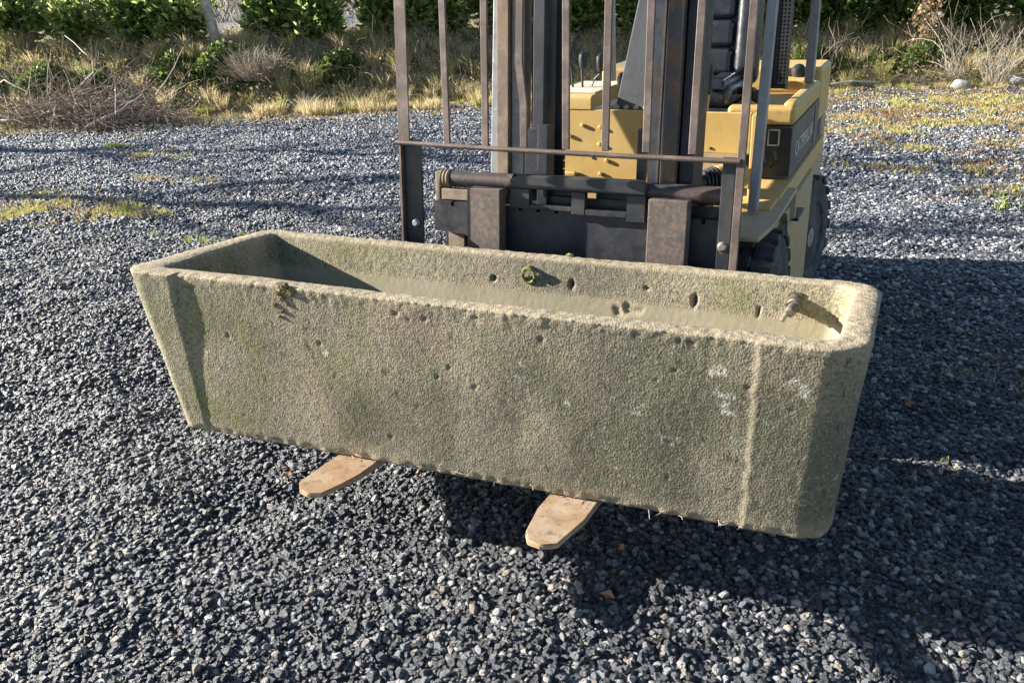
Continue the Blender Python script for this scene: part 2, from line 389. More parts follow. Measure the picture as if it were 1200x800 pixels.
def twig(acc, pts, r0, r1, tint=.5, n=4):
    pts = np.asarray(pts, float); m = len(pts); V = []
    for i in range(m):
        d = pts[min(i + 1, m - 1)] - pts[max(i - 1, 0)]; d = d / (np.linalg.norm(d) + 1e-9)
        a = np.cross(d, (0, 0, 1.0)) if abs(d[2]) < .9 else np.cross(d, (1.0, 0, 0)); a = a / np.linalg.norm(a); b = np.cross(d, a)
        r = r0 + (r1 - r0) * i / (m - 1)
        for k in range(n): V.append(pts[i] + r * (a * math.cos(2 * PI * k / n) + b * math.sin(2 * PI * k / n)))
    T = []
    for i in range(m - 1):
        for k in range(n):
            a0, a1, b0, b1 = i * n + k, i * n + (k + 1) % n, (i + 1) * n + k, (i + 1) * n + (k + 1) % n
            T += [(a0, a1, b1), (a0, b1, b0)]
    acc.add((np.array(V), np.array(T), np.full(len(V), tint)))
def wander(p, d, L_, seg, wob, grav=0.0):
    p = np.array(p, float); d = np.array(d, float); d /= np.linalg.norm(d); out = [p.copy()]
    for i in range(seg):
        d = d + RNG.normal(0, wob, 3) + np.array((0, 0, -grav)); d /= np.linalg.norm(d); p = p + d * L_ / seg; out.append(p.copy())
    return out

# materials
grass_m = ramp_mat('grass_blades', [(0, (.18, .22, .04)), (.25, (.32, .34, .08)), (.45, (.44, .39, .16)), (.7, (.56, .45, .25)), (1, (.68, .58, .38))], rough=.7, trans=.5)
moss_m = ramp_mat('yard_grass', [(0, (.10, .17, .02)), (.3, (.34, .40, .06)), (.6, (.48, .43, .15)), (.85, (.46, .35, .17)), (1, (.24, .15, .08))], rough=.8, trans=.3)
bramble_m = ramp_mat('bank_leaves', [(0, (.04, .07, .02)), (.35, (.13, .19, .04)), (.6, (.27, .32, .08)), (.8, (.33, .22, .13)), (1, (.46, .33, .22))], rough=.5, trans=.4)
laurel_m = ramp_mat('laurel_leaves', [(0, (.04, .075, .022)), (.35, (.12, .19, .05)), (.7, (.28, .37, .10)), (1, (.55, .58, .24))], rough=.3, trans=.6, spec=.6)
wood_m = ramp_mat('twig_bark', [(0, (.09, .065, .05)), (.4, (.24, .185, .14)), (.7, (.40, .335, .27)), (1, (.58, .51, .42))], rough=.85, bump=(60, .002))
bark_m = pmat('birch_bark', (.42, .34, .27), [((.12, .09, .07), 14, .5, .62, .9), ((.60, .52, .44), 6, .45, .6, .6)], rough=.85, bump=((30, .006),))

# short grass and moss growing through the gravel
acc = NP(); n = 90000
x, y = wedge(n, 1.6, 12.4, 38); m = patches_mask(x, y); k = (RNG.random(n) < m * 1.1) & (bank_d(x, y) < .1); x, y, m = x[k], y[k], m[k]
for rep in range(4):
    xx, yy = x + RNG.normal(0, .02, len(x)), y + RNG.normal(0, .015, len(x)); 
    tn = np.clip(.5 + 1.3 * (fnoise(xx, yy, 2.4, 8) - .5) + .12 * RNG.normal(size=len(xx)) + np.where(xx > 0, .32, .34), 0, 1)
    for cx, cy, rr in ((-3.34, 1.70, .25), (-2.9, 1.7, .4), (-6.5, 4.15, .4), (1.13, .43, .2), (1.45, 3.75, .25)):
        tn = np.where((xx - cx) ** 2 + (yy - cy) ** 2 < rr * rr, .22 + .1 * RNG.random(len(xx)), tn)
    acc.add(blades(xx, yy, height(xx, yy) + .002, .028 + .035 * RNG.random(len(xx)), np.full(len(xx), .0034), .4 + .9 * RNG.random(len(xx)), tn))
tag(acc.build('yard_grass', moss_m), 'short yellow green grass and moss growing through the gravel', 'grass', kind='stuff')

# rough grass of the bank and its foot
def bank_pts(n, d0, d1, x0=-15, x1=6):
    x = x0 + (x1 - x0) * RNG.random(n); d = d0 + (d1 - d0) * RNG.random(n); return x, yb(x) + d / .87
acc = NP()
for (n, d0, d1, h, wd, t0, ts) in ((16000, -.75, .25, .045, .0025, .42, .22), (15000, .1, .9, .10, .003, .60, .22), (26000, .9, 2.0, .15, .0034, .72, .2), (14000, 2.0, 5, .2, .004, .6, .2)):
    x, y = bank_pts(n, d0, d1); c = .5 + .5 * wav(x, y, [(3.1, 4.3, .8), (8, 9, .6)], 11)
    k = RNG.random(n) < (.25 + 1.0 * c); x, y, c = x[k], y[k], c[k]
    tn = np.clip(t0 + ts * RNG.normal(size=len(x)) - .28 * wav(x, y, [(1.3, 1.9, .9)], 2), 0, 1)
    acc.add(blades(x, y, height(x, y) - .01, h * (.4 + 1.2 * RNG.random(len(x))) * (.5 + .8 * c), wd * np.ones(len(x)), .3 + 1.0 * RNG.random(len(x)), tn))
for q_ in range(860):
    x0, y0 = bank_pts(1, -.35, 2.1, -13, 5) if q_ < 620 else bank_pts(1, -.3, .9, -6.5, -1.5); x0, y0 = float(x0[0]), float(y0[0]); nb = int(40 + 70 * RNG.random()); sp_ = .03 + .06 * RNG.random(); hh = .10 + .22 * RNG.random()
    if bank_d(x0, y0) < .3: hh *= .4 if q_ < 620 else .8
    a = RNG.random(nb) * 2 * PI; rr = sp_ * np.sqrt(RNG.random(nb)); x, y = x0 + rr * np.cos(a), y0 + rr * np.sin(a)
    acc.add(blades(x, y, height(x, y) - .01, hh * (.5 + .7 * RNG.random(nb)), np.full(nb, .0032), .2 + .9 * RNG.random(nb), np.clip((.35 if RNG.random() < .3 else .78) + .15 * RNG.normal(size=nb), 0, 1), az=a + .5 * RNG.normal(size=nb)))
tag(acc.build('rough_grass', grass_m), 'rough straw coloured grass on the bank below the hedge', 'grass', kind='stuff')
# ground ivy, brambles and dead leaves on the bank
acc = NP()
for (n, d0, d1, s, up, rg) in ((26000, .25, 1.7, .035, .04, 0), (30000, -.85, .7, .030, .012, 1), (16000, .3, 1.9, .035, .10, 1)):
    x, y = bank_pts(n, d0, d1); c = .5 + .5 * wav(x, y, [(2.7, 3.7, .9), (6.3, 5.1, .5)], 23)
    k = RNG.random(n) < (c if rg == 0 else .5); x, y, c = x[k], y[k], c[k]
    P = np.stack([x, y, height(x, y) + up * (0.1 + 1.6 * RNG.random(len(x)))], 1)
    U = RNG.normal(size=P.shape); U[:, 2] = np.abs(U[:, 2]) * .6
    tn = np.clip((.42 if rg == 0 else .88) + .2 * RNG.normal(size=len(x)), 0, 1)
    tn = np.where((RNG.random(len(x)) < .25), .9, tn)
    acc.add(leaves(P, U, s * (.5 + RNG.random(len(x))), tn, .75))
for _ in range(9):      # dark ivy mounds
    pass
for cx, dc, sx, sz, nn in ((-9.6, .8, .9, .32, 5000), (-7.6, .95, .8, .34, 5200), (-6.2, .9, .5, .26, 2600), (-.6, .8, .7, .22, 2600), (.9, .9, .7, .22, 2600), (-4.2, .8, .5, .2, 1500)):
    q = RNG.normal(size=(nn, 3)); q /= np.linalg.norm(q, axis=1)[:, None]; rr = RNG.random(nn) ** .25
    x = cx + q[:, 0] * sx * rr; y = yb(cx) + dc / .87 + (x - cx) * .4 + q[:, 1] * .28 * rr; z = height(x, y) + np.abs(q[:, 2]) * sz * rr * (.7 + .4 * np.sin(9 * x))
    U = q + .7 * RNG.normal(size=q.shape)
    acc.add(leaves(np.stack([x, y, z], 1), U, .045 * (.5 + RNG.random(nn)), np.clip(.25 + .2 * RNG.normal(size=nn), 0, 1), .8))
tag(acc.build('ground_cover', bramble_m), 'ivy, brambles and brown leaf litter covering the bank', 'ground cover', kind='stuff')
acc = NP()
for _ in range(1500):
    x, y = bank_pts(1, .1, 1.9, -11, 3.5); p = (x[0], y[0], float(height(x, y)[0]))
    twig(acc, wander(p, (RNG.normal(), RNG.normal() - .4, 1.1), .18 + .5 * RNG.random(), 6, .30, .22), .0026, .001, .3 + .6 * RNG.random(), 3)
tag(acc.build('bramble_stems', wood_m), 'dead bramble and weed stems tangled over the bank', 'bramble stems', kind='stuff')

# ------------------------------------------------------------------ hedge: one thing per laurel bush
def laurel(x, y, wx, wy, h, nl, label, tb=.45, grp='laurel bushes of the hedge on the bank'):
    z0 = float(height(x, y)); base = (x, y, z0 - .03)
    e = empty('laurel_bush', base, label, 'bush', grp)
    stems = NP(); tips = []
    ns = 13
    for k in range(ns):
        a = RNG.random() * 2 * PI; d = (math.cos(a) * .45 * wx, math.sin(a) * .45 * wy, 1.0)
        p = wander((x + .25 * wx * (RNG.random() - .5), y + .2 * wy * (RNG.random() - .5), z0 - .03), d, h * (.75 + .35 * RNG.random()), 9, .13)
        twig(stems, p, .012, .004, .35, 5)
        tips += [(q, i / 9) for i, q in enumerate(p) if i >= 1]
        for j in range(8):
            i = 1 + int(RNG.random() * 8); q = wander(p[i], RNG.normal(size=3) * (1, 1, .5) + (0, 0, .45), .12 + .22 * RNG.random(), 3, .2)
            twig(stems, q, .004, .002, .5, 3); tips += [(q[-1], i / 9)] * 3
    stems.build('stem', wood_m, parent=e)
    P = np.array([t[0] for t in tips]); idx = RNG.integers(0, len(P), nl)
    c = P[idx] + RNG.normal(0, .055, (nl, 3)) * (1, 1, 1.2)
    keep = c[:, 2] > z0 + .05; c = c[keep]
    ctr = np.array((x, y, z0 + h * .45)); U = (c - ctr) * (1 / max(wx, .3), 1 / max(wy, .3), .6); U = U / (np.linalg.norm(U, axis=1)[:, None] + 1e-6) + RNG.normal(0, .55, c.shape) + (0, 0, .45)
    tn = np.clip(tb + .1 + .22 * 1.25 * RNG.normal(size=len(c)), 0, 1)
    acc = NP(); acc.add(leaves(c, U, .095 + .07 * RNG.random(len(c)), tn, .46)); acc.build('foliage', laurel_m, parent=e)
    return e
HB = [  # x, offset behind bank foot, width, height, leaves, tint, label
    (-10.9, 1.75, .55, 0.66, 2200, .5, 'laurel bush at the far left end of the hedge'),
    (-10.05, 1.75, .45, 0.68, 1900, .55, 'second laurel bush from the left, with a pale yellowed top'),
    (-9.25, 1.8, .42, 0.68, 1900, .45, 'small rounded laurel bush left of the leaning birch trunk'),
    (-8.55, 1.8, .38, 0.58, 1500, .5, 'thin laurel bush just left of the leaning birch trunk'),
    (-7.55, 1.85, .5, 0.7, 2400, .4, 'laurel bush immediately right of the leaning birch trunk'),
    (-6.85, 1.85, .5, 0.72, 2600, .5, 'laurel bush behind the pale dry shrub'),
    (-6.05, 1.85, .55, 0.74, 2900, .4, 'tall laurel bush with grey bare twigs at its foot'),
    (-5.25, 1.8, .5, 0.72, 2700, .45, 'laurel bush with a gap of bare stems below it'),
    (-4.5, 1.8, .55, 0.76, 3000, .5, 'bushy light green laurel just left of the mast guard'),
    (-3.7, 1.75, .6, 0.78, 3200, .42, 'laurel bush seen between the left bars of the mast guard'),
    (-2.8, 1.75, .6, 0.8, 3400, .38, 'dark laurel bush behind the left mast upright'),
    (-2.0, 1.7, .6, 0.82, 3400, .62, 'bright green laurel bush behind the control levers'),
    (-1.2, 1.7, .6, 0.84, 3600, .4, 'laurel bush hidden behind the right mast upright'),
    (-.4, 1.7, .6, 0.9, 4000, .3, 'dark laurel bush right of the overhead guard posts'),
    (.4, 1.65, .62, 0.98, 4200, .3, 'dense dark laurel bush left of the brown dead weed'),
    (1.25, 1.7, .6, 0.98, 4000, .36, 'dense laurel bush right of the brown dead weed'),
    (2.05, 1.7, .6, 0.98, 3800, .5, 'laurel bush at the right end of the hedge above the tall dry grass'),
    (2.9, 1.7, .6, 0.98, 2600, .45, 'laurel bush past the right end of the tall dry grass')]
for (x, off, wd, h, nl, tb, lab) in HB: laurel(x + RNG.normal(0, .08), float(yb(x)) + (off + .05 + RNG.normal(0, .06)) / .87, wd * RNG.uniform(1.15, 1.45), .42, h * RNG.uniform(.95, 1.15), int(nl * .85), lab, tb)

# leaning birch and bare saplings between the bushes
def tree(x, y, h, r, lean, label, name='bare_tree', cat='tree', nb=14, mat=None, grp=None, zf=.35):
    z0 = float(height(x, y)); e = empty(name, (x, y, z0), label, cat, grp)
    p = wander((x, y, z0 - .1), (lean[0], lean[1], 1), h, 14, .035)
    b = MB(); b.tube(p, [r * (1 - .8 * i / 14) for i in range(15)], 9); b.build('trunk', mat or bark_m, parent=e)
    acc = NP()
    for k in range(nb):
        i = int(14 * (zf + (1 - zf) * RNG.random() * .95)); a = RNG.random() * 2 * PI
        q = wander(p[i], (math.cos(a), math.sin(a), .9), h * (.15 + .2 * RNG.random()), 7, .14)
        twig(acc, q, r * .32, r * .08, .55, 4)
        for j in range(5):
            s = wander(q[2 + j % 5], RNG.normal(size=3) + (0, 0, .6), h * .1, 4, .2); twig(acc, s, r * .1, r * .04, .5, 3)
    acc.build('crown', wood_m, parent=e); return e
tree(-7.95, float(yb(-7.95)) + 1.85, 4.2, .075, (-.28, .1), 'pale birch trunk leaning left between the laurel bushes')
tree(-7.55, float(yb(-7.5)) + 2.3, 3.4, .03, (.2, .1), 'thin grey sapling just right of the leaning birch', zf=.15, mat=wood_m)
tree(-5.3, float(yb(-5.3)) + 2.6, 3.6, .03, (-.08, .1), 'thin grey sapling rising behind the middle of the left hedge', zf=.12, mat=wood_m)
tree(-9.6, float(yb(-9.6)) + 3.2, 4.0, .035, (.1, .1), 'thin grey sapling behind the left end of the hedge', zf=.1, mat=wood_m)
tree(-2.35, float(yb(-2.35)) + 2.3, 3.2, .03, (.05, .1), 'thin bare sapling behind the hedge above the control levers', zf=.15, mat=wood_m)
# trees at the yard's sunny side, out of view; they cast the thin shadow bands across the gravel
tree(-15.5, .55, 8.5, .14, (.02, .02), 'tall bare tree at the sunny side of the yard, nearest the truck', nb=22, zf=.25)
tree(-17.0, 1.9, 9.0, .13, (.0, -.02), 'tall bare tree at the sunny side of the yard, nearest the brush heap', nb=26, zf=.2)
# far bare thicket behind the hedge
acc = NP()
for _ in range(900):
    a = RNG.random(); x = -34 + 38 * a; y = 22 + 14 * RNG.random() - .25 * x * 0; z = float(height(x, y))
    twig(acc, wander((x, y, z), (RNG.normal() * .4, RNG.normal() * .3, 1), 1.5 + 3.2 * RNG.random(), 5, .16), .03, .008, .2 + .6 * RNG.random(), 3)
tag(acc.build('far_thicket', wood_m), 'far bare brown thicket beyond the hedge', 'thicket', kind='stuff')

# ------------------------------------------------------------------ brush heap, logs, dry plants, stones
def gz(x, y): return float(height(x, y))
bx, by = -8.15, 5.35
acc = NP()
for k in range(1150):
    a, rr = RNG.random() * 2 * PI, RNG.random() ** .6
    x = bx + 1.35 * rr * math.cos(a) - .2; y = by + .45 * rr * math.sin(a) + .35 * (x - bx) * .4; z = gz(x, y) + .46 * (1 - rr * .8) * RNG.random()
    d = (RNG.normal() + .3, RNG.normal() * .6, RNG.normal() * .28 + .10)
    twig(acc, wander((x, y, z + .02), d, .3 + .7 * RNG.random(), 6, .24, .05), .0042, .0014, .10 + .6 * RNG.random(), 3)
for k in range(12):
    x = bx + 1.1 * (RNG.random() * 2 - 1); y = by + .3 * RNG.normal(); twig(acc, wander((x, y, gz(x, y) + .2), (RNG.normal() * .6, RNG.normal() * .3, .9), .5 + .3 * RNG.random(), 6, .12), .006, .002, .8, 3)
tag(acc.build('brush_heap', wood_m), 'tangled heap of thin grey cut twigs at the foot of the bank', 'brush heap', kind='stuff')
def branch(pts, r, label, tn=.75):
    b = NP(); pts = [np.array(p, float) for p in pts]; 
    fine = []
    for i in range(len(pts) - 1):
        for t in (0, .33, .66): fine.append(pts[i] * (1 - t) + pts[i + 1] * t + RNG.normal(0, r * .25, 3))
    fine.append(pts[-1]); twig(b, fine, r, r * .35, tn, 7)
    for j in range(3):
        q = fine[2 + j * 2 if 2 + j * 2 < len(fine) else -2]; twig(b, wander(q, RNG.normal(size=3) + (0, 0, .7), 5 * r + .22, 4, .2), r * .35, r * .12, tn, 4)
    o = b.build('cut_branch', wood_m, origin=(pts[0][0], pts[0][1], gz(pts[0][0], pts[0][1])), smooth=True); tag(o, label, 'branch', 'cut branches around the brush heap')
branch([(-9.5, 4.82, .05), (-8.9, 5.0, .10), (-8.35, 5.2, .22)], .035, 'thick pale cut log sticking out of the brush heap to the left', .8)
branch([(-9.9, 5.1, .12), (-9.1, 5.25, .16), (-8.4, 5.45, .2)], .025, 'long dark branch lying level across the left of the brush heap', .35)
branch([(-7.85, 4.95, .03), (-7.45, 5.2, .22), (-7.25, 5.35, .38)], .024, 'forked grey branch leaning on the front of the brush heap', .7)
branch([(-8.6, 5.5, .35), (-8.15, 5.5, .6), (-8.0, 5.4, .75), (-9.0, 5.9, 1.0)], .010, 'thin pale stick rising high above the brush heap', .9)
branch([(-7.2, 5.5, .35), (-7.0, 5.55, .55), (-6.85, 5.7, .85)], .010, 'thin pale stick rising from the right end of the brush heap', .9)
branch([(-10.2, 5.6, .4), (-9.8, 5.5, .5), (-9.4, 5.5, .35)], .014, 'pale crooked branch at the far left of the brush heap', .9)
b = NP(); xs = [(-.15, 9.6), (.1, 9.62), (.4, 9.75), (.65, 9.95)]
twig(b, [(x, y, gz(x, y) + .05 + .03 * (i % 2)) for i, (x, y) in enumerate(xs)], .018, .010, .95, 6)
tag(b.build('fallen_branch', wood_m, origin=(-.15, 9.6, gz(-.15, 9.6))), 'pale fallen branch lying at the foot of the bank behind the truck', 'branch')
def dry_plant(x, y, h, spread, n, label, cat='dry plant', tn=.85, name='dry_plant', leafy=0, wd=.004):
    z = gz(x, y); acc = NP()
    for k in range(n):
        a = RNG.random() * 2 * PI; rr = RNG.random() * spread * .5
        twig(acc, wander((x + rr * math.cos(a) * 1.1, y + rr * math.sin(a) * .9, z), (math.cos(a) * spread * .8, math.sin(a) * spread * .6, h), h * (.5 + .6 * RNG.random()), 7, .24, .02), wd, wd * .3, np.clip(tn + .1 * RNG.normal(), 0, 1), 3)
    o = acc.build(name, wood_m, origin=(x, y, z)); tag(o, label, cat)
    if leafy:
        q = RNG.normal(size=(leafy, 3)) * (.09, .07, h * .27) + (x, y, z + h * .62); L2 = NP(); L2.add(leaves(q, RNG.normal(size=q.shape), .03 + .03 * RNG.random(leafy), np.clip(.85 + .1 * RNG.normal(size=leafy), 0, 1), .8)); L2.build('dead_leaves', bramble_m, parent=o)
    return o
dry_plant(-7.0, float(yb(-7.0)) + .95, .50, .42, 420, 'pale straw coloured dry shrub standing on the left bank', tn=.72)
dry_plant(1.66, float(yb(1.66)) + .25, .85, .26, 70, 'tall clump of pale dry grass stalks on the right bank, nearest the stones', 'dry grass', tn=1.0, wd=.003)
dry_plant(1.2, float(yb(1.2)) + .5, .95, .2, 46, 'tall thin dry grass stalks left of the pale clump on the right bank', 'dry grass', tn=1.0, wd=.003)
dry_plant(.82, float(yb(.82)) + 1.15, .8, .16, 16, 'brown dead leafy weed standing in front of the dark hedge', tn=.5, leafy=420)
dry_plant(-.35, float(yb(-.35)) + .75, .8, .45, 16, 'bare brown weed with splayed stems right of the overhead guard', tn=.5)
dry_plant(-6.0, float(yb(-6.0)) + .1, .28, .22, 90, 'small upright tuft of straw at the foot of the left bank', 'dry grass', tn=1.0, wd=.003)
rock_m = pmat('rock', (.42, .40, .36), [((.25, .24, .22), 8, .45, .6, .8)], rough=.9, bump=((25, .01),))
for (x, y, r, lab) in ((1.30, 9.72, .105, 'pale grey stone at the foot of the right bank'), (1.92, 10.05, .10, 'grey stone half hidden beside the tall dry grass'), (2.25, 9.95, .08, 'small grey stone at the right edge of the bank')):
    bm = bmesh.new(); bmesh.ops.create_icosphere(bm, subdivisions=3, radius=r)
    for v in bm.verts: v.co = v.co * (1 + .35 * noise.noise(v.co * 9 + Vector((x * 7, 0, 0)))); v.co.z *= .65; v.co += Vector((x, y, gz(x, y) + r * .35))
    s = MB(); s.bm.free(); s.bm = bm; tag(s.build('stone', rock_m, origin=(x, y, gz(x, y))), lab, 'stone', 'stones at the foot of the right bank')
# leaf litter on the gravel
xs = [(-.62, -.05), (-.3, .1), (.42, -.52), (.55, -.62), (.36, -.30), (-.9, .35), (.72, -.3), (-1.9, .4)] + [(float(a), float(b)) for a, b in zip(*wedge(60, 2, 8, 36))]
P = np.array([(x, y, gz(x, y) + .016) for x, y in xs]); U = RNG.normal(size=P.shape) * (1, 1, .15)
acc = NP(); acc.add(leaves(P, U, .022 + .02 * RNG.random(len(P)), np.clip(.86 + .1 * RNG.normal(size=len(P)), 0, 1), .7))
tag(acc.build('leaf_litter', ramp_mat('dead_leaf', [(0, (.14, .07, .035)), (1, (.30, .15, .07))], rough=.7)), 'scattered small brown dead leaves on the gravel', 'leaf litter', kind='stuff')
acc = NP()
for k in range(70):
    x, y = wedge(1, 1.3, 6, 36); p = (x[0], y[0], gz(x[0], y[0]) + .018)
    twig(acc, wander(p, (RNG.normal(), RNG.normal(), .05), .03 + .06 * RNG.random(), 4, .25), .0012, .0006, .4 + .3 * RNG.random(), 3)
tag(acc.build('straw', wood_m), 'thin dry straws and twigs scattered on the gravel', 'straw', kind='stuff')

# ------------------------------------------------------------------ the concrete trough
def trough_material():
    m, t, b = new_mat('old_concrete'); co = coords(t)
    sep = N(t, 'ShaderNodeSeparateXYZ'); t.links.new(co, sep.inputs[0])
    base = mixc(t, noise_fac(t, co, 130, 3, .6, .35, .65), (.27, .245, .19), (.44, .39, .31))
    base = mixc(t, mul(t, noise_fac(t, co, 3.1, 6, .65, .43, .58), .85), base, (.245, .25, .115))      # algae
    base = mixc(t, mul(t, noise_fac(t, co, 4.6, 6, .7, .50, .62, .4), .75), base, (.42, .33, .27))        # pinkish bare patches
    base = mixc(t, mul(t, noise_fac(t, co, 9, 8, .75, .55, .70), .4), base, (.17, .155, .125))             # dirt
    base = mixc(t, mul(t, noise_fac(t, co, 1.7, 5, .6, .44, .56), .75), base, (.165, .165, .14))      # large grey weathering
    mp = N(t, 'ShaderNodeMapping'); mp.inputs['Location'].default_value = (4.3, 1.7, 2.2); mp.inputs['Scale'].default_value = (1, 1, .45); t.links.new(co, mp.inputs[0])
    base = mixc(t, mul(t, noise_fac(t, mp.outputs[0], 3.4, 6, .65, .52, .66), .6), base, (.48, .43, .35))   # rain-washed streaks
    base = mixc(t, mul(t, noise_fac(t, mp.outputs[0], 34, 4, .8, .60, .66), .75), base, (.07, .065, .05))     # dark specks
    wl = noise_fac(t, co, 14, 6, .75, .625, .665); base = mixc(t, mul(t, wl, .85), base, (.48, .46, .41))  # lichen
    vc = N(t, 'ShaderNodeTexVoronoi'); vc.inputs['Scale'].default_value = 200; t.links.new(co, vc.inputs['Vector'])
    vs_ = N(t, 'ShaderNodeSeparateColor'); t.links.new(vc.outputs['Color'], vs_.inputs[0])
    g_d = N(t, 'ShaderNodeMapRange'); t.links.new(vs_.outputs[0], g_d.inputs[0]); g_d.inputs[1].default_value = .74; g_d.inputs[2].default_value = .80
    g_l = N(t, 'ShaderNodeMapRange'); t.links.new(vs_.outputs[1], g_l.inputs[0]); g_l.inputs[1].default_value = .84; g_l.inputs[2].default_value = .90
    base = mixc(t, mul(t, g_d.outputs[0], .55), base, (.12, .11, .09)); base = mixc(t, mul(t, g_l.outputs[0], .35), base, (.50, .46, .38))
    a = N(t, 'ShaderNodeAttribute', attribute_name='tint').outputs['Fac']
    k = N(t, 'ShaderNodeMapRange'); t.links.new(a, k.inputs[0]); base = mixc(t, mul(t, k.outputs[0], .75), base, mixc(t, noise_fac(t, co, 60, 4, .7, .4, .6), (.34, .29, .22), (.50, .43, .34)))
    k2 = N(t, 'ShaderNodeMapRange'); t.links.new(a, k2.inputs[0]); k2.inputs[1].default_value = 1; k2.inputs[2].default_value = 2
    base = mixc(t, mul(t, k2.outputs[0], .8), base, mixc(t, noise_fac(t, co, 5, 5, .6, .4, .6), (.42, .39, .31), (.35, .335, .24)))
    k3 = N(t, 'ShaderNodeMapRange'); t.links.new(a, k3.inputs[0]); k3.inputs[1].default_value = 2; k3.inputs[2].default_value = 3
    base = mixc(t, mul(t, k3.outputs[0], .8), base, (.46, .43, .24))
    k4 = N(t, 'ShaderNodeAttribute', attribute_name='lichen')
    base = mixc(t, mul(t, k4.outputs['Fac'], noise_fac(t, co, 75, 5, .8, .45, .53)), base, (.62, .61, .57))
    base = mixc(t, 1.0, base, (.74, .725, .66), 'MULTIPLY'); t.links.new(base, b.inputs['Base Color']); b.inputs['Roughness'].default_value = .93; b.inputs['Specular IOR Level'].default_value = .2
    vo = N(t, 'ShaderNodeTexVoronoi'); vo.inputs['Scale'].default_value = 215; t.links.new(co, vo.inputs['Vector'])
    add_bump(t, b, [(vo.outputs['Distance'], .0014), (noise_fac(t, co, 320, 3, .7, 0, 1), .0010)], strength=.7)
    sm_ = mul(t, 1.0, mul(t, k2.outputs[0], .85), 'SUBTRACT')
    for n_ in t.nodes:
        if n_.bl_idname == 'ShaderNodeBump': t.links.new(mul(t, sm_, n_.inputs['Distance'].default_value), n_.inputs['Distance'])
    return m
def ring(cs, rad, nseg, narc=18):
    """closed rounded quad: cs four corners FL FR BR BL, rad radii; returns list of (x,y,tag)"""
    cs = [Vector(c) for c in cs]; out = []
    for i in range(4):
        p, q, nx_ = cs[i - 1], cs[i], cs[(i + 1) % 4]
        a = (p - q).normalized(); b_ = (nx_ - q).normalized(); ang = a.angle(b_); tl = rad[i] / math.tan(ang / 2)
        c = q + (a + b_).normalized() * (rad[i] / math.sin(ang / 2))
        A = q + a * tl; B = q + b_ * tl
        th0 = math.atan2(A.y - c.y, A.x - c.x); th1 = math.atan2(B.y - c.y, B.x - c.x)
        while th1 < th0: th1 += 2 * PI
        for k in range(narc): th = th0 + (th1 - th0) * k / narc; out.append((c.x + rad[i] * math.cos(th), c.y + rad[i] * math.sin(th), 'arc', i))
        nq = cs[(i + 1) % 4]; nn = cs[(i + 2) % 4]; a2 = (q - nq).normalized(); b2 = (nn - nq).normalized(); an2 = a2.angle(b2)
        E_ = nq + a2 * (rad[(i + 1) % 4] / math.tan(an2 / 2))
        for k in range(nseg[i]): f = k / nseg[i]; out.append((B.x + (E_.x - B.x) * f, B.y + (E_.y - B.y) * f, 'edge', i))
    return out
def lerpc(a, b, t): return [(p[0] + (q[0] - p[0]) * t, p[1] + (q[1] - p[1]) * t) for p, q in zip(a, b)]
TO = [(-.912, -.624), (.900, -.550), (.896, .057), (-.975, .008)]
BO = [(-.838, -.570), (.868, -.463), (.862, -.03), (-.905, -.065)]
TI = [(-.852, -.562), (.842, -.492), (.842, .000), (-.915, -.048)]
MI = [(-.838, -.548), (.836, -.478), (.836, -.016), (-.900, -.064)]
BI = [(-.78, -.49), (.79, -.415), (.79, -.06), (-.84, -.12)]
H = .452
levels = []
nz_ = 88
for i in range(nz_ + 1):
    f = i / nz_; levels.append((lerpc(BO, TO, f), H * f, [.045 + .01 * f, .075 + .010 * f, .09, .045], 'out', f))
rim = 12
for i in range(1, rim + 1):
    f = i / rim; dz = -.004 * (abs(2 * f - 1) ** 3); levels.append((lerpc(TO, TI, f), H + dz + .004, [.055 - .025 * f, .085 - .035 * f, .09 - .035 * f, .045 - .02 * f], 'rim', f))
for i in range(1, 19):
    f = i / 18; levels.append((lerpc(TI, MI, f), H - .092 * f, [.03, .055, .055, .025], 'in', f))
for i in range(1, 41):
    f = i / 40; levels.append((lerpc(MI, BI, f ** 1.1), H - .092 - .29 * f, [.03 + .02 * f, .055, .055, .03], 'low', f))
NS = [330, 95, 330, 95]
VV, TT, LL = [], [], []
step_l, seam = -.752, .704
centre = Vector((-.01, -.27))
R0 = [ring(l[0], l[2], NS) for l in levels]; n1 = len(R0[0])
pits = [(random.uniform(-.75, .85), random.uniform(.03, .44), random.uniform(.0015, .006)) for _ in range(55)]
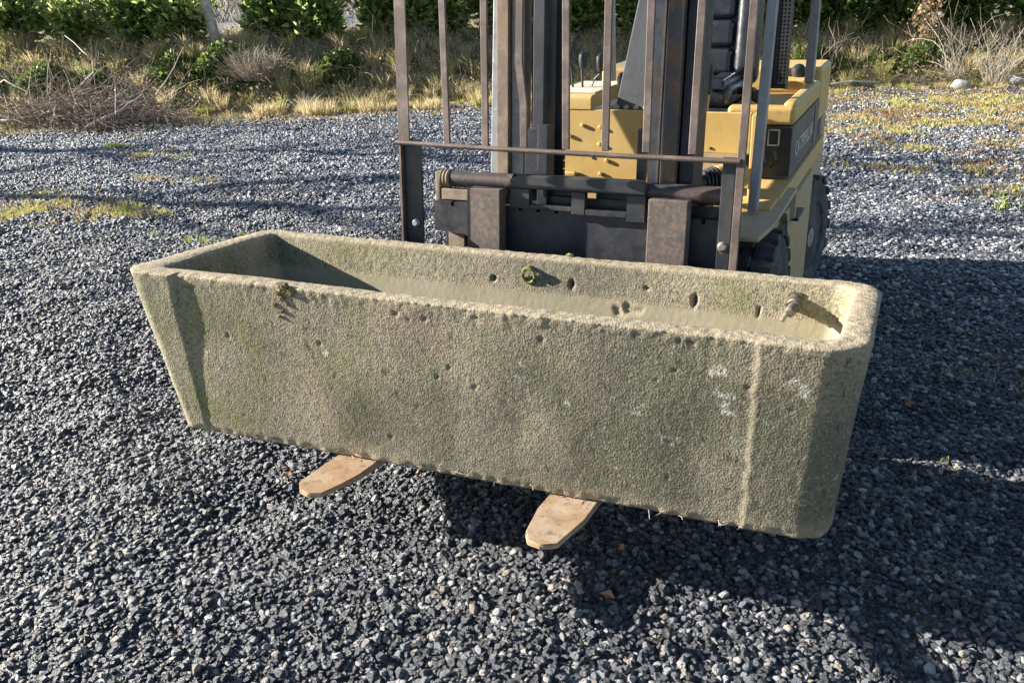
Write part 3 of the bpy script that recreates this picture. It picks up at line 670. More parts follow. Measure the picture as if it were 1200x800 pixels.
for li, (cs, z, rad, kind, f) in enumerate(levels):
    rg = R0[li]
    for j, (x, y, kd, ei) in enumerate(rg):
        xp, yp = rg[j - 1][:2]; xn, yn = rg[(j + 1) % n1][:2]
        tx, ty = xn - xp, yn - yp; l_ = math.hypot(tx, ty) or 1; nx_, ny_ = ty / l_, -tx / l_     # outward
        nrm = Vector((nx_, ny_, 0)); off = 0.0; tn = 0.0; lich = 0.0
        P = Vector((x, y, z)); p9 = P * 100
        g1 = noise.noise(P * 95) ; g2 = noise.noise(P * 42 + Vector((9, 2, 4))); g3 = noise.noise(P * 6)
        if kind in ('out',):
            sd_ = .0006 * g1 + .0003 * g2 + .004 * g3
            front = (kd == 'edge' and ei == 0)
            if front:
                pr = .003 + .0105 * f ** 1.3
                wob = .004 * noise.noise(Vector((0, 0, z * 30)))
                off += pr * (1 - sstep(step_l + wob - .004 - .012 * f, step_l + wob + .006, x))
                s2 = seam - .012 * (1 - f) + .006 * noise.noise(Vector((3, 0, z * 28)))
                off += (.0035) * float(sstep(s2 - .005, s2 + .006, x)) + .0028 * (.35 + .65 * f) * math.exp(-((x - s2) / .008) ** 2) * .8 * (.6 + .9 * noise.noise(Vector((0, 5, z * 70))))
                if abs(x - s2) < .009 * (.5 + f * .6): tn = .1 + .25 * f * math.exp(-((x - s2) / .006) ** 2)
                for (wx, wz, wr) in ((.628, .378, .016), (.640, .318, .020), (.655, .285, .012), (.775, .372, .014), (.795, .358, .012), (.30, .25, .008), (-.32, .29, .010), (.55, .20, .007), (-.70, .24, .007), (.20, .335, .010)):
                    if (x - wx) ** 2 + (z - wz) ** 2 < wr * wr * (1 + 1.5 * noise.noise(P * 60)): lich = 1.0
                for (qx, qz, qr) in pits:
                    dq = ((x - qx) ** 2 * (.5 + (qx * 97) % 1.5) + (z - qz) ** 2) * max(.4, 1 + 1.2 * noise.noise(P * 160))
                    if dq < qr * qr * 2: off -= (.007 if qr > .0042 else .0035) * math.exp(-dq / (qr * qr * .5))
            else:
                if (kd == 'arc' and ei == 0) or (kd == 'edge' and ei == 3) or (kd == 'arc' and ei == 3): off += .003 + .0105 * f ** 1.3
                elif (kd == 'arc' and ei == 1) or (kd == 'edge' and ei == 1): off += .0035
            crumb = float(sstep(.90, 1.0, f)); sd_ += crumb * (.0014 * g2 + .0014 * g1)
            foot = 1 - float(sstep(0, .05, f)); sd_ += foot * (.005 * g2 - .003)
            tn = max(tn, float(sstep(.955, 1.0, f)) + .9 * (1 - float(sstep(.0, .13, f + .05 * g3))))
            P += nrm * (off + sd_)
            if f > .97: P.z += .001 * g2
        elif kind == 'rim':
            pr = 0
            if ei in (3,) or (kd == 'arc' and ei == 0): pr = .0135
            elif kd == 'edge' and ei == 0 and x < step_l: pr = .0135
            elif (ei == 1) or (kd == 'edge' and ei == 0 and x > seam): pr = .0035
            P += nrm * pr * (1 - f) + Vector((0, 0, .0018 * g1 + .0015 * g2 + .004 * g3)); 
            P += nrm * (.0014 * g2) * (1 if f in (0, 1) else .4); tn = 1.0
        elif kind == 'in':
            e_ = float(sstep(0, .15, f)) * float(1 - sstep(.8, 1, f)); P += nrm * (-(.0010 * g1 + .0005 * g2) * e_ - .003 * g3); tn = float(1 - sstep(0, .12, f)) if f < .5 else float(sstep(.85, 1.1, f)) * 1.0
            if kd == 'edge' and ei == 2 and f > .05:                          # holes and spalls in the back wall
                for (hx, hz, hw, hh, dp) in ((-.123, .385, .0055, .006, .018), (.113, .390, .0045, .011, .020), (.455, .380, .005, .013, .020), (.325, .40, .006, .004, .01), (.62, .37, .003, .010, .012)):
                    q = ((x - hx) / hw) ** 2 + ((z - hz) / hh) ** 2
                    if q < 4: P += nrm * dp * math.exp(-q ** 2 * .6)
            if ei == 1: tn = max(tn, 1.0 + 1.6 * math.exp(-((f - .5) / .6) ** 2) * (1 if kd == 'arc' else .5))
        else:
            P += nrm * (-.0006 * g1 - .002 * g3); tn = 2.0 * (1 - .4 * f)
            q = noise.noise(Vector((x * 38, 2, z * 46))) - 2.2 * ((x - .275) / .075) ** 2 - 1.2 * ((f - .08) / .09) ** 2 + .35
            if kd == 'edge' and ei == 2 and q > 0: tn = 1.0; P += nrm * min(.005, .02 * q)
            if False:
                q = noise.noise(Vector((x * 40, 0, z * 40))); tn = 1.0 if q > -.05 else tn; P += nrm * (.008 if q > -.05 else 0)
        VV.append(FM @ P); TT.append(tn); LL.append(lich)
nl_ = len(levels); I = []
for i in range(nl_ - 1):
    for j in range(n1):
        a, b_ = i * n1 + j, i * n1 + (j + 1) % n1; I.append((a, b_, b_ + n1, a + n1))
V = np.array([tuple(v) for v in VV]); base_c = FM @ Vector((-.01, -.27, 0)); 
# floor and underside rings collapse to a centre line of quads
for li, zc in ((0, 0.0), (nl_ - 1, H - .092 - .29)):
    s0 = li * n1; prev = s0
    for fk in (.5, .02):
        st = len(V); ringv = V[s0:s0 + n1]; c = np.array(tuple(FM @ Vector((-.01, -.27, zc)))); V = np.concatenate([V, c + (ringv - c) * fk]); TT += [2.0 if li else .9] * n1
        for j in range(n1):
            q = (prev + j, prev + (j + 1) % n1, st + (j + 1) % n1, st + j); I.append(q if li else q[::-1])
        prev = st
trough = np_mesh('concrete_trough', V, I, trough_material(), tint=TT, origin=base_c, smooth=True)
la = trough.data.attributes.new('lichen', 'FLOAT', 'POINT'); la.data.foreach_set('value', np.array(LL + [0.0] * (len(V) - len(LL)), dtype=np.float32))
tag(trough, 'long weathered concrete water trough carried on the forks', 'trough')
brass = pmat('weathered_brass', (.13, .11, .085), [((.30, .28, .23), 40, .45, .6, .7), ((.10, .09, .07), 25, .5, .6, .7)], rough=.5, metal=.6, bump=((90, .001),))
b = MB(FM); p0, d = Vector((.705, .004, .405)), Vector((-.02, -1, -.16)).normalized()
b.tube([p0 + d * s for s in (0, .012)], .027, 6); b.tube([p0 + d * s for s in (.012, .03)], .019, 12)
b.tube([p0 + d * s for s in (.03, .034, .038, .042, .046, .050)], [.015, .0175, .015, .0175, .015, .0175], 12); b.tube([p0 + d * s for s in (.05, .085, .09)], [.0125, .0125, .010], 12)
b.tube([p0 + d * .078 + Vector((-.004, 0, .008)), p0 + d * .082 + Vector((-.018, -.012, -.022))], .007, 8)
b.build('water_inlet', brass, parent=trough)
mossm = pmat('moss', (.12, .13, .03), [((.22, .23, .06), 60, .45, .6, .8)], rough=.95, bump=((200, .004),))
b = MB(FM); pts = [(-.013 + .019 * math.cos(a), -.042 - .004 * math.sin(a), .405 + .021 * math.sin(a)) for a in [2 * PI * k / 20 for k in range(21)]]
b.tube(pts, .0055, 8, cap=False); b.tube([(-.013, -.02, .427), (-.013, -.046, .425)], .006, 8); b.build('iron_ring', mossm, parent=trough)
def lump(name, cx, cy, cz, sx, sy, sz, mat, k=60):
    bm = bmesh.new(); bmesh.ops.create_icosphere(bm, subdivisions=4, radius=1)
    for v in bm.verts: n_ = 1 + .5 * noise.noise(v.co * 2.3 + Vector((cx * 31, 0, 0))) + .25 * noise.noise(v.co * 7); v.co = FM @ Vector((cx + v.co.x * sx * n_, cy + v.co.y * sy * n_, cz + v.co.z * sz * n_))
    s = MB(); s.bm.free(); s.bm = bm; return s.build(name, mat, parent=trough)
bright_moss = pmat('bright_moss', (.20, .24, .07), [((.34, .35, .14), 70, .45, .6, .8)], rough=.95, bump=((200, .004),))
brown_moss = pmat('brown_moss', (.13, .10, .05), [((.26, .20, .10), 70, .45, .6, .8)], rough=.95, bump=((160, .004),))
lump('moss', .085, .022, .458, .010, .008, .006, bright_moss); lump('moss', .36, .012, .454, .009, .010, .003, bright_moss)
for (x, z, s) in ((-.415, .452, .022), (-.43, .44, .014), (-.395, .443, .017), (-.425, .425, .012), (-.45, .405, .010), (-.43, .39, .009), (-.41, .41, .008), (-.44, .375, .007)):
    lump('moss', x, -.606 + (.452 - z) * .13 + .04 * (x + .42), z, s * .8, s * .30, s * .6, brown_moss)

acc = NP()
for k in range(26):
    x = -.75 + 1.5 * RNG.random(); yb_ = -.570 + .107 * (x + .838) / 1.706
    p = FM @ Vector((x, yb_ - .003, .004 + .01 * RNG.random())); twig(acc, wander(p, (RNG.normal() * 1.2, -.5, -.05 + .2 * RNG.normal()), .01 + .025 * RNG.random(), 4, .3), .0010, .0006, .35 + .4 * RNG.random(), 3)
ds = acc.build('dry_stems', wood_m, parent=trough); ds['kind'] = 'stuff'
# ------------------------------------------------------------------ the forklift truck
yel = pmat('yellow_paint', (.50, .33, .105), [((.56, .40, .17), 5, .45, .65, .6), ((.26, .18, .09), 22, .60, .70, .7), ((.45, .36, .22), 2.2, .5, .7, .5)], rough=.5, bump=((6, .002), (70, .0005)))
yel_dusty = pmat('dusty_yellow_paint', (.46, .33, .15), [((.38, .32, .22), 3, .4, .6, .8), ((.24, .20, .13), 20, .55, .68, .6)], rough=.7, bump=((6, .002), (70, .0006)))
dark = pmat('dark_painted_steel', (.022, .025, .034), [((.055, .052, .052), 9, .45, .6, .7), ((.11, .07, .045), 26, .62, .68, .6), ((.12, .12, .12), 110, .62, .68, .5)], rough=.42, metal=.1, bump=((40, .0008),))
rail = pmat('worn_steel_rail', (.24, .23, .22), [((.30, .20, .13), 7, .48, .6, .8), ((.10, .10, .11), 30, .5, .62, .6)], rough=.5, metal=.35, bump=((30, .0015),))
rustrail = pmat('rusty_rail', (.20, .135, .09), [((.10, .09, .085), 9, .45, .6, .8), ((.28, .20, .14), 25, .5, .62, .6)], rough=.7, metal=.15, bump=((30, .0015),))
guard_m = pmat('rusty_brown_bars', (.095, .070, .060), [((.19, .145, .125), 12, .45, .6, .8), ((.08, .065, .06), 30, .5, .6, .6)], rough=.6, metal=.2, bump=((50, .001),))
fork_m = pmat('worn_fork_steel', (.36, .235, .14), [((.46, .37, .28), 9, .42, .6, .8), ((.20, .13, .09), 26, .54, .66, .8), ((.12, .10, .09), 90, .60, .66, .8)], rough=.6, metal=.25, bump=((30, .001),))
shank_m = pmat('scratched_fork_shank', (.14, .105, .085), [((.20, .14, .105), 14, .40, .62, .8), ((.065, .068, .075), 70, .42, .62, .75), ((.06, .055, .06), 8, .5, .68, .5), ((.28, .21, .17), 120, .6, .68, .6)], rough=.6, metal=.25, bump=((40, .0015),))
hydr = pmat('reddish_cylinder', (.065, .045, .04), [((.035, .035, .04), 6, .42, .58, .9), ((.22, .17, .13), 20, .55, .68, .6)], rough=.5, metal=.15)
black = pmat('black_plastic', (.018, .020, .026), [((.05, .05, .055), 12, .45, .7, .5)], rough=.45)
vinyl = pmat('black_seat_vinyl', (.020, .023, .032), [((.06, .06, .07), 20, .5, .7, .4)], rough=.30, bump=((60, .0006),), spec=.6)
grey = pmat('grey_painted_steel', (.20, .215, .235), [((.10, .10, .11), 16, .5, .65, .7), ((.30, .30, .30), 50, .62, .7, .6)], rough=.45, metal=.25, bump=((50, .0008),))
pillar_m = pmat('pale_grey_pillar', (.25, .26, .275), [((.16, .16, .165), 16, .5, .65, .7), ((.45, .45, .44), 50, .60, .68, .6)], rough=.4, metal=.25, bump=((50, .0008),))
rim_m = pmat('pale_dusty_rim', (.50, .43, .30), [((.30, .24, .16), 12, .5, .65, .6)], rough=.7)
console_m = pmat('dark_blue_grey_console', (.075, .085, .10), [((.13, .14, .15), 6, .4, .65, .6)], rough=.5)
panel_m = pmat('dusty_black_side_panel', (.10, .09, .08), [((.05, .055, .065), 5, .42, .6, .6), ((.20, .17, .13), 14, .5, .7, .6)], rough=.6)
rubber = pmat('tyre_rubber', (.035, .036, .040), [((.11, .105, .10), 12, .45, .6, .8)], rough=.85, bump=((60, .002),))
cream = pmat('cream_paint', (.50, .46, .36), [((.32, .26, .18), 15, .5, .65, .8)], rough=.6)
tan_m = pmat('tan_dusty_metal', (.24, .19, .13), [((.14, .11, .08), 20, .45, .6, .8)], rough=.8)
navy = pmat('dark_navy_steel', (.010, .012, .022), [((.026, .028, .036), 9, .45, .6, .7)], rough=.55, bump=((40, .0008),))
darkrust = pmat('dark_rusty_rail', (.11, .075, .052), [((.05, .055, .07), 9, .42, .58, .9), ((.20, .13, .09), 30, .55, .65, .6)], rough=.7, metal=.1, bump=((30, .0015),))
chain_m = pmat('oily_chain', (.012, .013, .018), rough=.6)
bolt_m = pmat('bolt_steel', (.30, .29, .28), [((.20, .14, .1), 40, .5, .6, .7)], rough=.45, metal=.6)
white_m = pmat('white_lettering', (.62, .58, .50), [((.30, .27, .22), 60, .55, .68, .7)], rough=.6, bump=None)

truck = empty('forklift_truck', (0.0, 1.15, 0.0), 'old yellow forklift truck with rusty barred load guard lifting the concrete trough', 'forklift')
CX = .022
# forks
for i, xc in enumerate((-.258, .321)):
    hw = .057; sh = (-.030, -.026)[i]; ty_ = (.0, .022)[i]
    b = MB(FM)
    b.box(xc - hw, xc + hw, .162, .208, -.045, .611, .004)
    fk = b.build('fork', shank_m, parent=truck)
    b = MB(FM)
    outline = [(xc - hw, .176), (xc + hw, .176), (xc + hw, -.600)]
    if i == 0: outline += [(xc + hw - .012, -.665), (xc + .020, -.728), (xc - .008, -.742), (xc - .040, -.732), (xc - hw + .002, -.700)]
    else: outline += [(xc + hw - .010, -.668), (xc + .030, -.722), (xc - .0, -.742), (xc - .034, -.736), (xc - hw + .004, -.702)]
    outline += [(xc - hw, -.60)]
    # tapered thickness: thick at the heel and thin at the tip
    vs_t, vs_b = [], []
    outline = [(x + sh + (.012 if y < -.59 else 0) + (.012 if y < -.70 else 0), y + (ty_ if y < -.5 else 0)) for x, y in outline]
    for (x, y) in outline:
        th = .045 - .034 * min(1, max(0, (.176 - y) / .9)); vs_t.append(b.bm.verts.new((x, y, -.004))); vs_b.append(b.bm.verts.new((x, y, -.004 - th)))
    b.bm.faces.new(vs_t); b.bm.faces.new(vs_b[::-1]); n_ = len(outline)
    for k in range(n_): b.bm.faces.new((vs_t[k], vs_b[k], vs_b[(k + 1) % n_], vs_t[(k + 1) % n_]))
    bmesh.ops.bevel(b.bm, geom=[e for e in b.bm.edges if any(v in vs_t for v in e.verts) and not (e.verts[0].co.y > .17 and e.verts[1].co.y > .17)], offset=.003, segments=2, affect='EDGES')
    for v in b.bm.verts: v.co = FM @ v.co
    b.build('blade', fork_m, parent=fk)
# carriage
b = MB(FM); top = []
xx = -.468; pts = []
notch = [-.40, -.335, -.16, -.10, -.04, .02, .085, .15, .215, .41, .46]
for nx0 in notch: pts += [(nx0 - .006, .553), (nx0 - .006, .540), (nx0 + .006, .540), (nx0 + .006, .553)]
poly = [(-.468, .553)] + pts + [(.505, .553), (.505, .36), (-.12, .36), (-.30, .435), (-.36, .452), (-.468, .458)]
b.prism(poly, 'y', .224, .262); b.build('fork_bar', dark, parent=truck)
b = MB(FM)
# upper plate with two windows and a thick rounded top edge, one continuous outline bridged by butting webs
b.prism([(-.185, .640), (-.150, .655), (.225, .655), (.245, .645), (.245, .612), (-.185, .612)], 'y', .196, .236, .006)
b.box(-.185, -.120, .200, .226, .552, .6115, .002); b.box(.018, .060, .200, .226, .545, .6115, .002); b.box(.190, .245, .200, .226, .535, .6115, .002)
b.box(-.1195, .0175, .201, .225, .552, .566, .002); b.box(.0605, .1895, .201, .225, .545, .562, .002)
b.build('upper_fork_plate', dark, parent=truck)
b = MB(FM); b.tube([(-.43, .265, .622), (-.20, .265, .622)], .026, 20); b.tube([(.246, .24, .62), (.485, .24, .62)], .027, 20); b.tube([(-.2, .265, .622), (.246, .265, .622)], .018, 14)
b.tube([(.25, .215, .590), (.36, .215, .590)], .012, 12)
b.build('side_shift_cylinder', hydr, parent=truck)
b = MB(FM)
b.tube([(-.455 + .003 * k, .265, .622) for k in range(12)], [.031 if (k // 2) % 2 == 0 else .028 for k in range(12)], 20)
b.box(-.475, -.456, .245, .285, .555, .645, .004); b.build('cylinder_bracket', tan_m, parent=truck)
b = MB(FM); b.box(-.452, -.315, .245, .285, .556, .592, .004); b.box(-.44, -.38, .265, .30, .40, .457, .003); b.build_each('stop_block', tan_m, parent=truck)
b = MB(FM); b.box(-.455, .49, .275, .29, .37, .585, .003); b.build('carriage_backplate', dark, parent=truck)
b = MB(FM); b.box(-.10, .02, .295, .33, .50, .62, .004); b.box(.06, .17, .295, .33, .48, .60, .004); b.box(.37, .40, .295, .33, .45, .60, .004); b.build_each('carriage_roller_block', dark, parent=truck)
# load guard
lg = MB(FM); lg.box(-.525, .534, .112, .128, 1.402, 1.428, .002); guard = lg.build('load_guard', guard_m, parent=truck)
lg = MB(FM); lg.box(-.525, -.518, .112, .135, .434, 1.40); lg.box(-.5175, -.487, .112, .119, .750, 1.40); lg.build('side_bar', guard_m, parent=guard)
lg = MB(FM); lg.box(-.517, -.455, .128, .138, .425, .752, .002); lg.build('mounting_plate', dark, parent=guard)
lg = MB(FM); lg.box(.511, .532, .112, .124, .43, 1.40, .002); lg.build('side_bar', guard_m, parent=guard)
lg = MB(FM); lg.box(.472, .507, .125, .137, .36, .738, .002); lg.build('mounting_plate', dark, parent=guard)
for xb0, xt0 in ((-.357, -.366), (-.228, -.231), (.028, .019), (.145, .141), (.263, .258), (.390, .391)):
    lg = MB(FM); lg.box(xb0 - .0105, xb0 + .0105, .116, .126, .742, 1.40, .0015, 1, top=((xt0 - xb0) * 1.6,) * 2 + (0, 0)); lg.build('upright_bar', guard_m, parent=guard)
lg = MB(FM); bent = [(-.103, .742), (-.105, .86), (-.121, .98), (-.116, 1.40)]
lg.prism([(x - .0105, z) for x, z in bent] + [(x + .0105, z) for x, z in bent[::-1]], 'y', .116, .126, .0015); o = lg.build('upright_bar', guard_m, parent=guard); o['label'] = 'bent upright bar'
b = MB(FM); b.tube([(-.525, .110, .743), (-.2, .110, .736), (.2, .110, .731), (.520, .110, .730)], .0075, 10); b.build('cross_bar', guard_m, parent=guard)
b = MB(FM)
for (x, z) in ((-.478, .495), (.487, .50)): b.lathe([(-.010, .0001), (-.010, .008), (-.004, .013), (0, .014)], (x, .126, z), 'y', 14)
b.build_each('bolt', bolt_m, parent=guard)
# mast
ZT = 2.05
b = MB(FM); b.box(-.266, -.226, .275, .30, .05, ZT + .02, .003); b.box(-.266, -.250, .301, .395, .05, ZT + .02); b.build('inner_mast_channel', rustrail, parent=truck)
b = MB(FM); b.box(-.222, -.180, .290, .305, .05, ZT - .02, .003); b.box(-.222, -.205, .306, .40, .05, ZT - .02); b.build('inner_mast_channel', rail, parent=truck)
b = MB(FM); b.box(-.172, -.150, .33, .42, .05, ZT - .05); b.box(-.149, -.112, .285, .42, .05, ZT - .05, .003); b.build('lift_cylinder_housing', navy, parent=truck)
b = MB(FM); b.box(-.168, -.120, .27, .285, .52, .785, .003); b.box(-.119, -.085, .255, .30, .54, .80, .003); b.build('chain_anchor_plate', dark, parent=truck)
b = MB(FM)
zc = .60
while zc < ZT - .1:
    for k in range(5):
        xo = -.098 + k * .0065; zo = zc + (.0 if k % 2 else .0127)
        b.box(xo, xo + .0055, .342, .357, zo, zo + .0225, .0, 1)
    zc += .0254
b.box(-.098, -.072, .345, .354, .6, ZT - .1); b.build('lift_chain', chain_m, parent=truck)
b = MB(FM); b.box(.222, .254, .285, .300, .02, ZT, .002); b.box(.222, .234, .301, .40, .02, ZT); b.build('inner_mast_channel', rail, parent=truck)
b = MB(FM); b.box(.262, .309, .272, .30, .05, ZT + .02, .003); b.box(.262, .276, .301, .395, .05, ZT + .02); b.build('inner_mast_channel', darkrust, parent=truck)
b = MB(FM); b.box(.313, .355, .295, .42, .02, ZT, .003); b.build('outer_mast_channel', navy, parent=truck)
b = MB(FM); b.box(.256, .335, .425, .44, .50, ZT - .13); b.build('mast_cross_member_or_backing', navy, parent=truck)  # upright dark backing added to close the see-through gap in the right mast
b = MB(FM); b.box(.165, .192, .36, .385, .55, .79, .002); b.box(-.30, .355, .425, .45, ZT - .12, ZT - .03, .003); b.box(-.30, .355, .425, .45, .12, .26, .003); b.build_each('mast_cross_member_or_backing', dark, parent=truck)
b = MB(FM); b.tube([(-.02, .33, .02), (-.02, .33, .36)], .04, 20); b.build('lift_cylinder', dark, parent=truck)

BODY = Matrix.Translation((0, 0, -.02))
# body: front plate and cowl
b = MB(BODY)
b.box(-.225, .265, .75, .765, .50, .996, .004); b.box(.2655, .445, .75, .765, .865, .996, .004); b.box(.4455, .475, .745, .80, .50, .992, .004); b.box(-.27, -.2255, .76, .775, .50, .985, .004)
cowl = b.build('front_plate', yel, parent=truck)
b = MB(BODY); b.prism([(.748, .997), (.748, 1.028), (.752, 1.038), (.762, 1.043), (1.15, 1.043), (1.15, .997)], 'x', -.27, -.095, .004); b.build('cowl_top', yel, parent=truck)
b = MB(BODY); b.box(-.262, -.10, .80, 1.13, 1.044, 1.048, .001); b.build('control_plate', cream, parent=truck)
b = MB(BODY); b.box(-.26, .44, .766, 1.3, .40, .66); b.build('chassis', black, parent=truck)
b = MB(BODY)
for (x, z) in ((-.128, .943), (-.063, .938), (-.066, .880), (-.04, .825), (-.063, .778), (-.175, .905)):
    b.lathe([(-.006, .0001), (-.006, .005), (-.004, .007), (0, .0075)], (x, .748, z), 'y', 12)
b.box(-.205, -.150, .738, .749, .762, .785, .008)
b.build_each('cowl_bolt', yel, parent=cowl)
b = MB(BODY)
for (x, z) in ((-.09, .832), (-.205, .895), (.32, .88)): b.lathe([(-.0015, .0001), (-.0015, .005), (0, .005)], (x, .7495, z), 'y', 10)
b.build_each('bolt_hole', black, parent=cowl)
b = MB(BODY)
for z in (.70, .745, .79): b.lathe([(-.006, .0001), (-.006, .006), (0, .008)], (.460, .744, z), 'y', 8)
b.build_each('edge_bolt', yel, parent=cowl)
# tilt cylinder seen under the right of the front plate
b = MB(BODY); b.tube([(.425, .72, .805), (.362, .64, .802)], .044, 24); b.build('tilt_cylinder', yel, parent=truck)
b = MB(BODY); 
for k in range(4): b.tube([(.358 - .008 * k, .636 - .008 * k, .80), (.354 - .008 * k, .632 - .008 * k, .80)], .046 - .003 * k, 20)
b.tube([(.335, .61, .80), (.29, .57, .795)], .026, 16); b.build('rubber_boot', black, parent=truck)
b = MB(BODY); b.box(.19, .25, .70, .748, .66, .76, .002); b.build_each('tilt_bracket', tan_m, parent=truck)
# dash console behind the right upright
b = MB(BODY); b.prism([(-.050, .975), (.045, 1.40), (.20, 1.40), (.20, .975)], 'y', .86, .96, .006); con = b.build('dash_console', console_m, parent=truck)
b = MB(BODY)
for k in range(5): b.lathe([(-.012, .0001), (-.012, .008), (0, .008)], (-.038 + k * .034, .858, .992), 'y', 8)
b.build_each('console_bolt', cream, parent=con)
# control levers
for (pts, kn) in (([(-.232, .93, 1.045), (-.236, .93, 1.11), (-.247, .93, 1.145)], (-.250, .93, 1.165)), ([(-.195, .93, 1.045), (-.196, .93, 1.12)], (-.192, .93, 1.145)), ([(-.160, .93, 1.045), (-.150, .93, 1.075), (-.128, .93, 1.095), (-.126, .93, 1.115)], (-.126, .93, 1.138))):
    b = MB(BODY); b.tube(pts, .0045, 8); lv = b.build('control_lever', dark, parent=truck)
    b = MB(BODY); b.tube([Vector(kn) + Vector((0, 0, -.035)), Vector(kn) + Vector((0, 0, -.025)), Vector(kn) + Vector((0, 0, 0)), Vector(kn) + Vector((0, 0, .016)), Vector(kn) + Vector((0, 0, .024))], [.008, .014, .0165, .014, .004], 14); b.build('lever_knob', black, parent=lv)
b = MB(BODY); b.lathe([(0, .024), (.03, .024), (.045, .016), (.05, .0001)], (-.055, .98, 1.048), 'z', 18); b.build('filler_cap', black, parent=truck)
b = MB(BODY); b.tube([(.262, .88, .93), (.268, .88, 1.00), (.272, .88, 1.04)], .009, 10); hb = b.build('parking_brake_lever', yel, parent=truck)
b = MB(BODY); pts = [(.272 + .004 * k / 9, .88, 1.035 + .012 * k) for k in range(9)]; b.tube(pts, [.012 + (.0025 if k % 2 else 0) for k in range(9)], 12); b.build('ribbed_grip', black, parent=hb)
# steering wheel
b = MB(BODY); c0 = Vector((.120, 1.04, 1.40)); ax = Vector((0, -.35, .94)).normalized(); u = Vector((1, 0, 0)); v_ = ax.cross(u)
b.tube([c0 + (u * math.cos(a) + v_ * math.sin(a)) * .155 for a in [2 * PI * k / 36 for k in range(37)]], .014, 10, cap=False)
for a in (.3, 2.4, 4.5): b.tube([c0, c0 + (u * math.cos(a) + v_ * math.sin(a)) * .15], .009, 8)
b.tube([c0 - ax * .35, c0], .02, 12); b.build('steering_wheel', grey, parent=truck)
# seat
seat = MB(BODY); seat.box(-.12, .30, 1.12, 1.50, .955, 1.035, .03, 4); seat = seat.build('seat', vinyl, parent=truck)
RX = Matrix.Translation((.055, 1.47, 1.00)) @ Matrix.Rotation(math.radians(-8), 4, 'X')
b = MB(RX); b.box(-.16, .27, .0, .09, -.02, .52, .035, 4); b.build('backrest', vinyl, parent=seat)
for k in range(4):
    b = MB(RX); b.box(-.10, .175, -.028, .02, .015 + k * .105, .115 + k * .105, .022, 4); b.build('back_cushion', vinyl, parent=seat)
b = MB(RX); b.box(.185, .262, -.045, .03, .02, .50, .03, 4); b.box(-.158, -.105, -.045, .03, .02, .50, .03, 4); b.build_each('side_bolster', vinyl, parent=seat)
b = MB(BODY); b.box(.20, .285, 1.10, 1.40, 1.02, 1.055, .016, 3, top=(.0, -.01, .02, 0)); b.build('cushion_bolster', vinyl, parent=seat)
b = MB(BODY); b.box(-.30, .30, .98, 1.65, .86, .955, .01); b.build('seat_deck', black, parent=truck)
# overhead guard: front pillars, rear posts, roof bars
for xs_ in (.493, -.393):
    hwp = .0145 if xs_ > 0 else .020
    b = MB(BODY); b.box(xs_ - hwp, xs_ + hwp, .575, .615, .722, 2.02, .005, top=(.004, .004, .19, .19)); b.build('front_pillar', pillar_m, parent=truck)
    xr_ = xs_ if xs_ > 0 else -.335; b = MB(BODY); b.box(xr_ - (.008 if xs_ > 0 else .010), xr_ + (.026 if xs_ > 0 else .010), 1.66, 1.71, .985, 2.02, .005, top=(0, 0, -.05, -.05)); b.build('rear_pillar', pillar_m, parent=truck)
b = MB(BODY); b.box(-.42, .52, .74, .82, 2.022, 2.06, .006); b.box(-.42, .52, 1.58, 1.66, 2.022, 2.06, .006); b.box(-.42, -.37, .821, 1.579, 2.022, 2.06, .004); b.box(.47, .52, .821, 1.579, 2.022, 2.06, .004)
for k in range(6): b.box(-.35 + k * .14, -.33 + k * .14, .821, 1.579, 2.03, 2.055)
b.build('roof_guard', grey, parent=truck)
# perforated post cover
b = MB(BODY); x0, x1, z0_, z1_ = .385, .440, .985, 1.95; nxh, nzh = 4, 70; cw, ch = (x1 - x0) / nxh, (z1_ - z0_) / nzh; hr = .36
for i in range(nxh):
    for j in range(nzh):
        a0, a1, c0_, c1 = x0 + i * cw, x0 + (i + 1) * cw, z0_ + j * ch, z0_ + (j + 1) * ch; mx_, mz_ = (a0 + a1) / 2, (c0_ + c1) / 2
        o4 = [b.bm.verts.new((x, 1.46, z)) for x, z in ((a0, c0_), (a1, c0_), (a1, c1), (a0, c1))]; i4 = [b.bm.verts.new((mx_ + sx * cw * hr * .72, 1.46, mz_ + sz * ch * hr * .72)) for sx, sz in ((-1, -1), (1, -1), (1, 1), (-1, 1))]
        for k in range(4): b.bm.faces.new((o4[k], o4[(k + 1) % 4], i4[(k + 1) % 4], i4[k]))
bmesh.ops.remove_doubles(b.bm, verts=b.bm.verts, dist=1e-5)
r_ = bmesh.ops.extrude_face_region(b.bm, geom=b.bm.faces[:]); 
for v in [g_ for g_ in r_['geom'] if isinstance(g_, bmesh.types.BMVert)]: v.co.y += .004
b.box(x0, x1, 1.475, 1.50, z0_, z1_); b.box(x0 - .004, x0, 1.455, 1.50, z0_, z1_); b.box(x1, x1 + .004, 1.455, 1.50, z0_, z1_); b.build('perforated_cover', black, parent=truck, smooth=False)

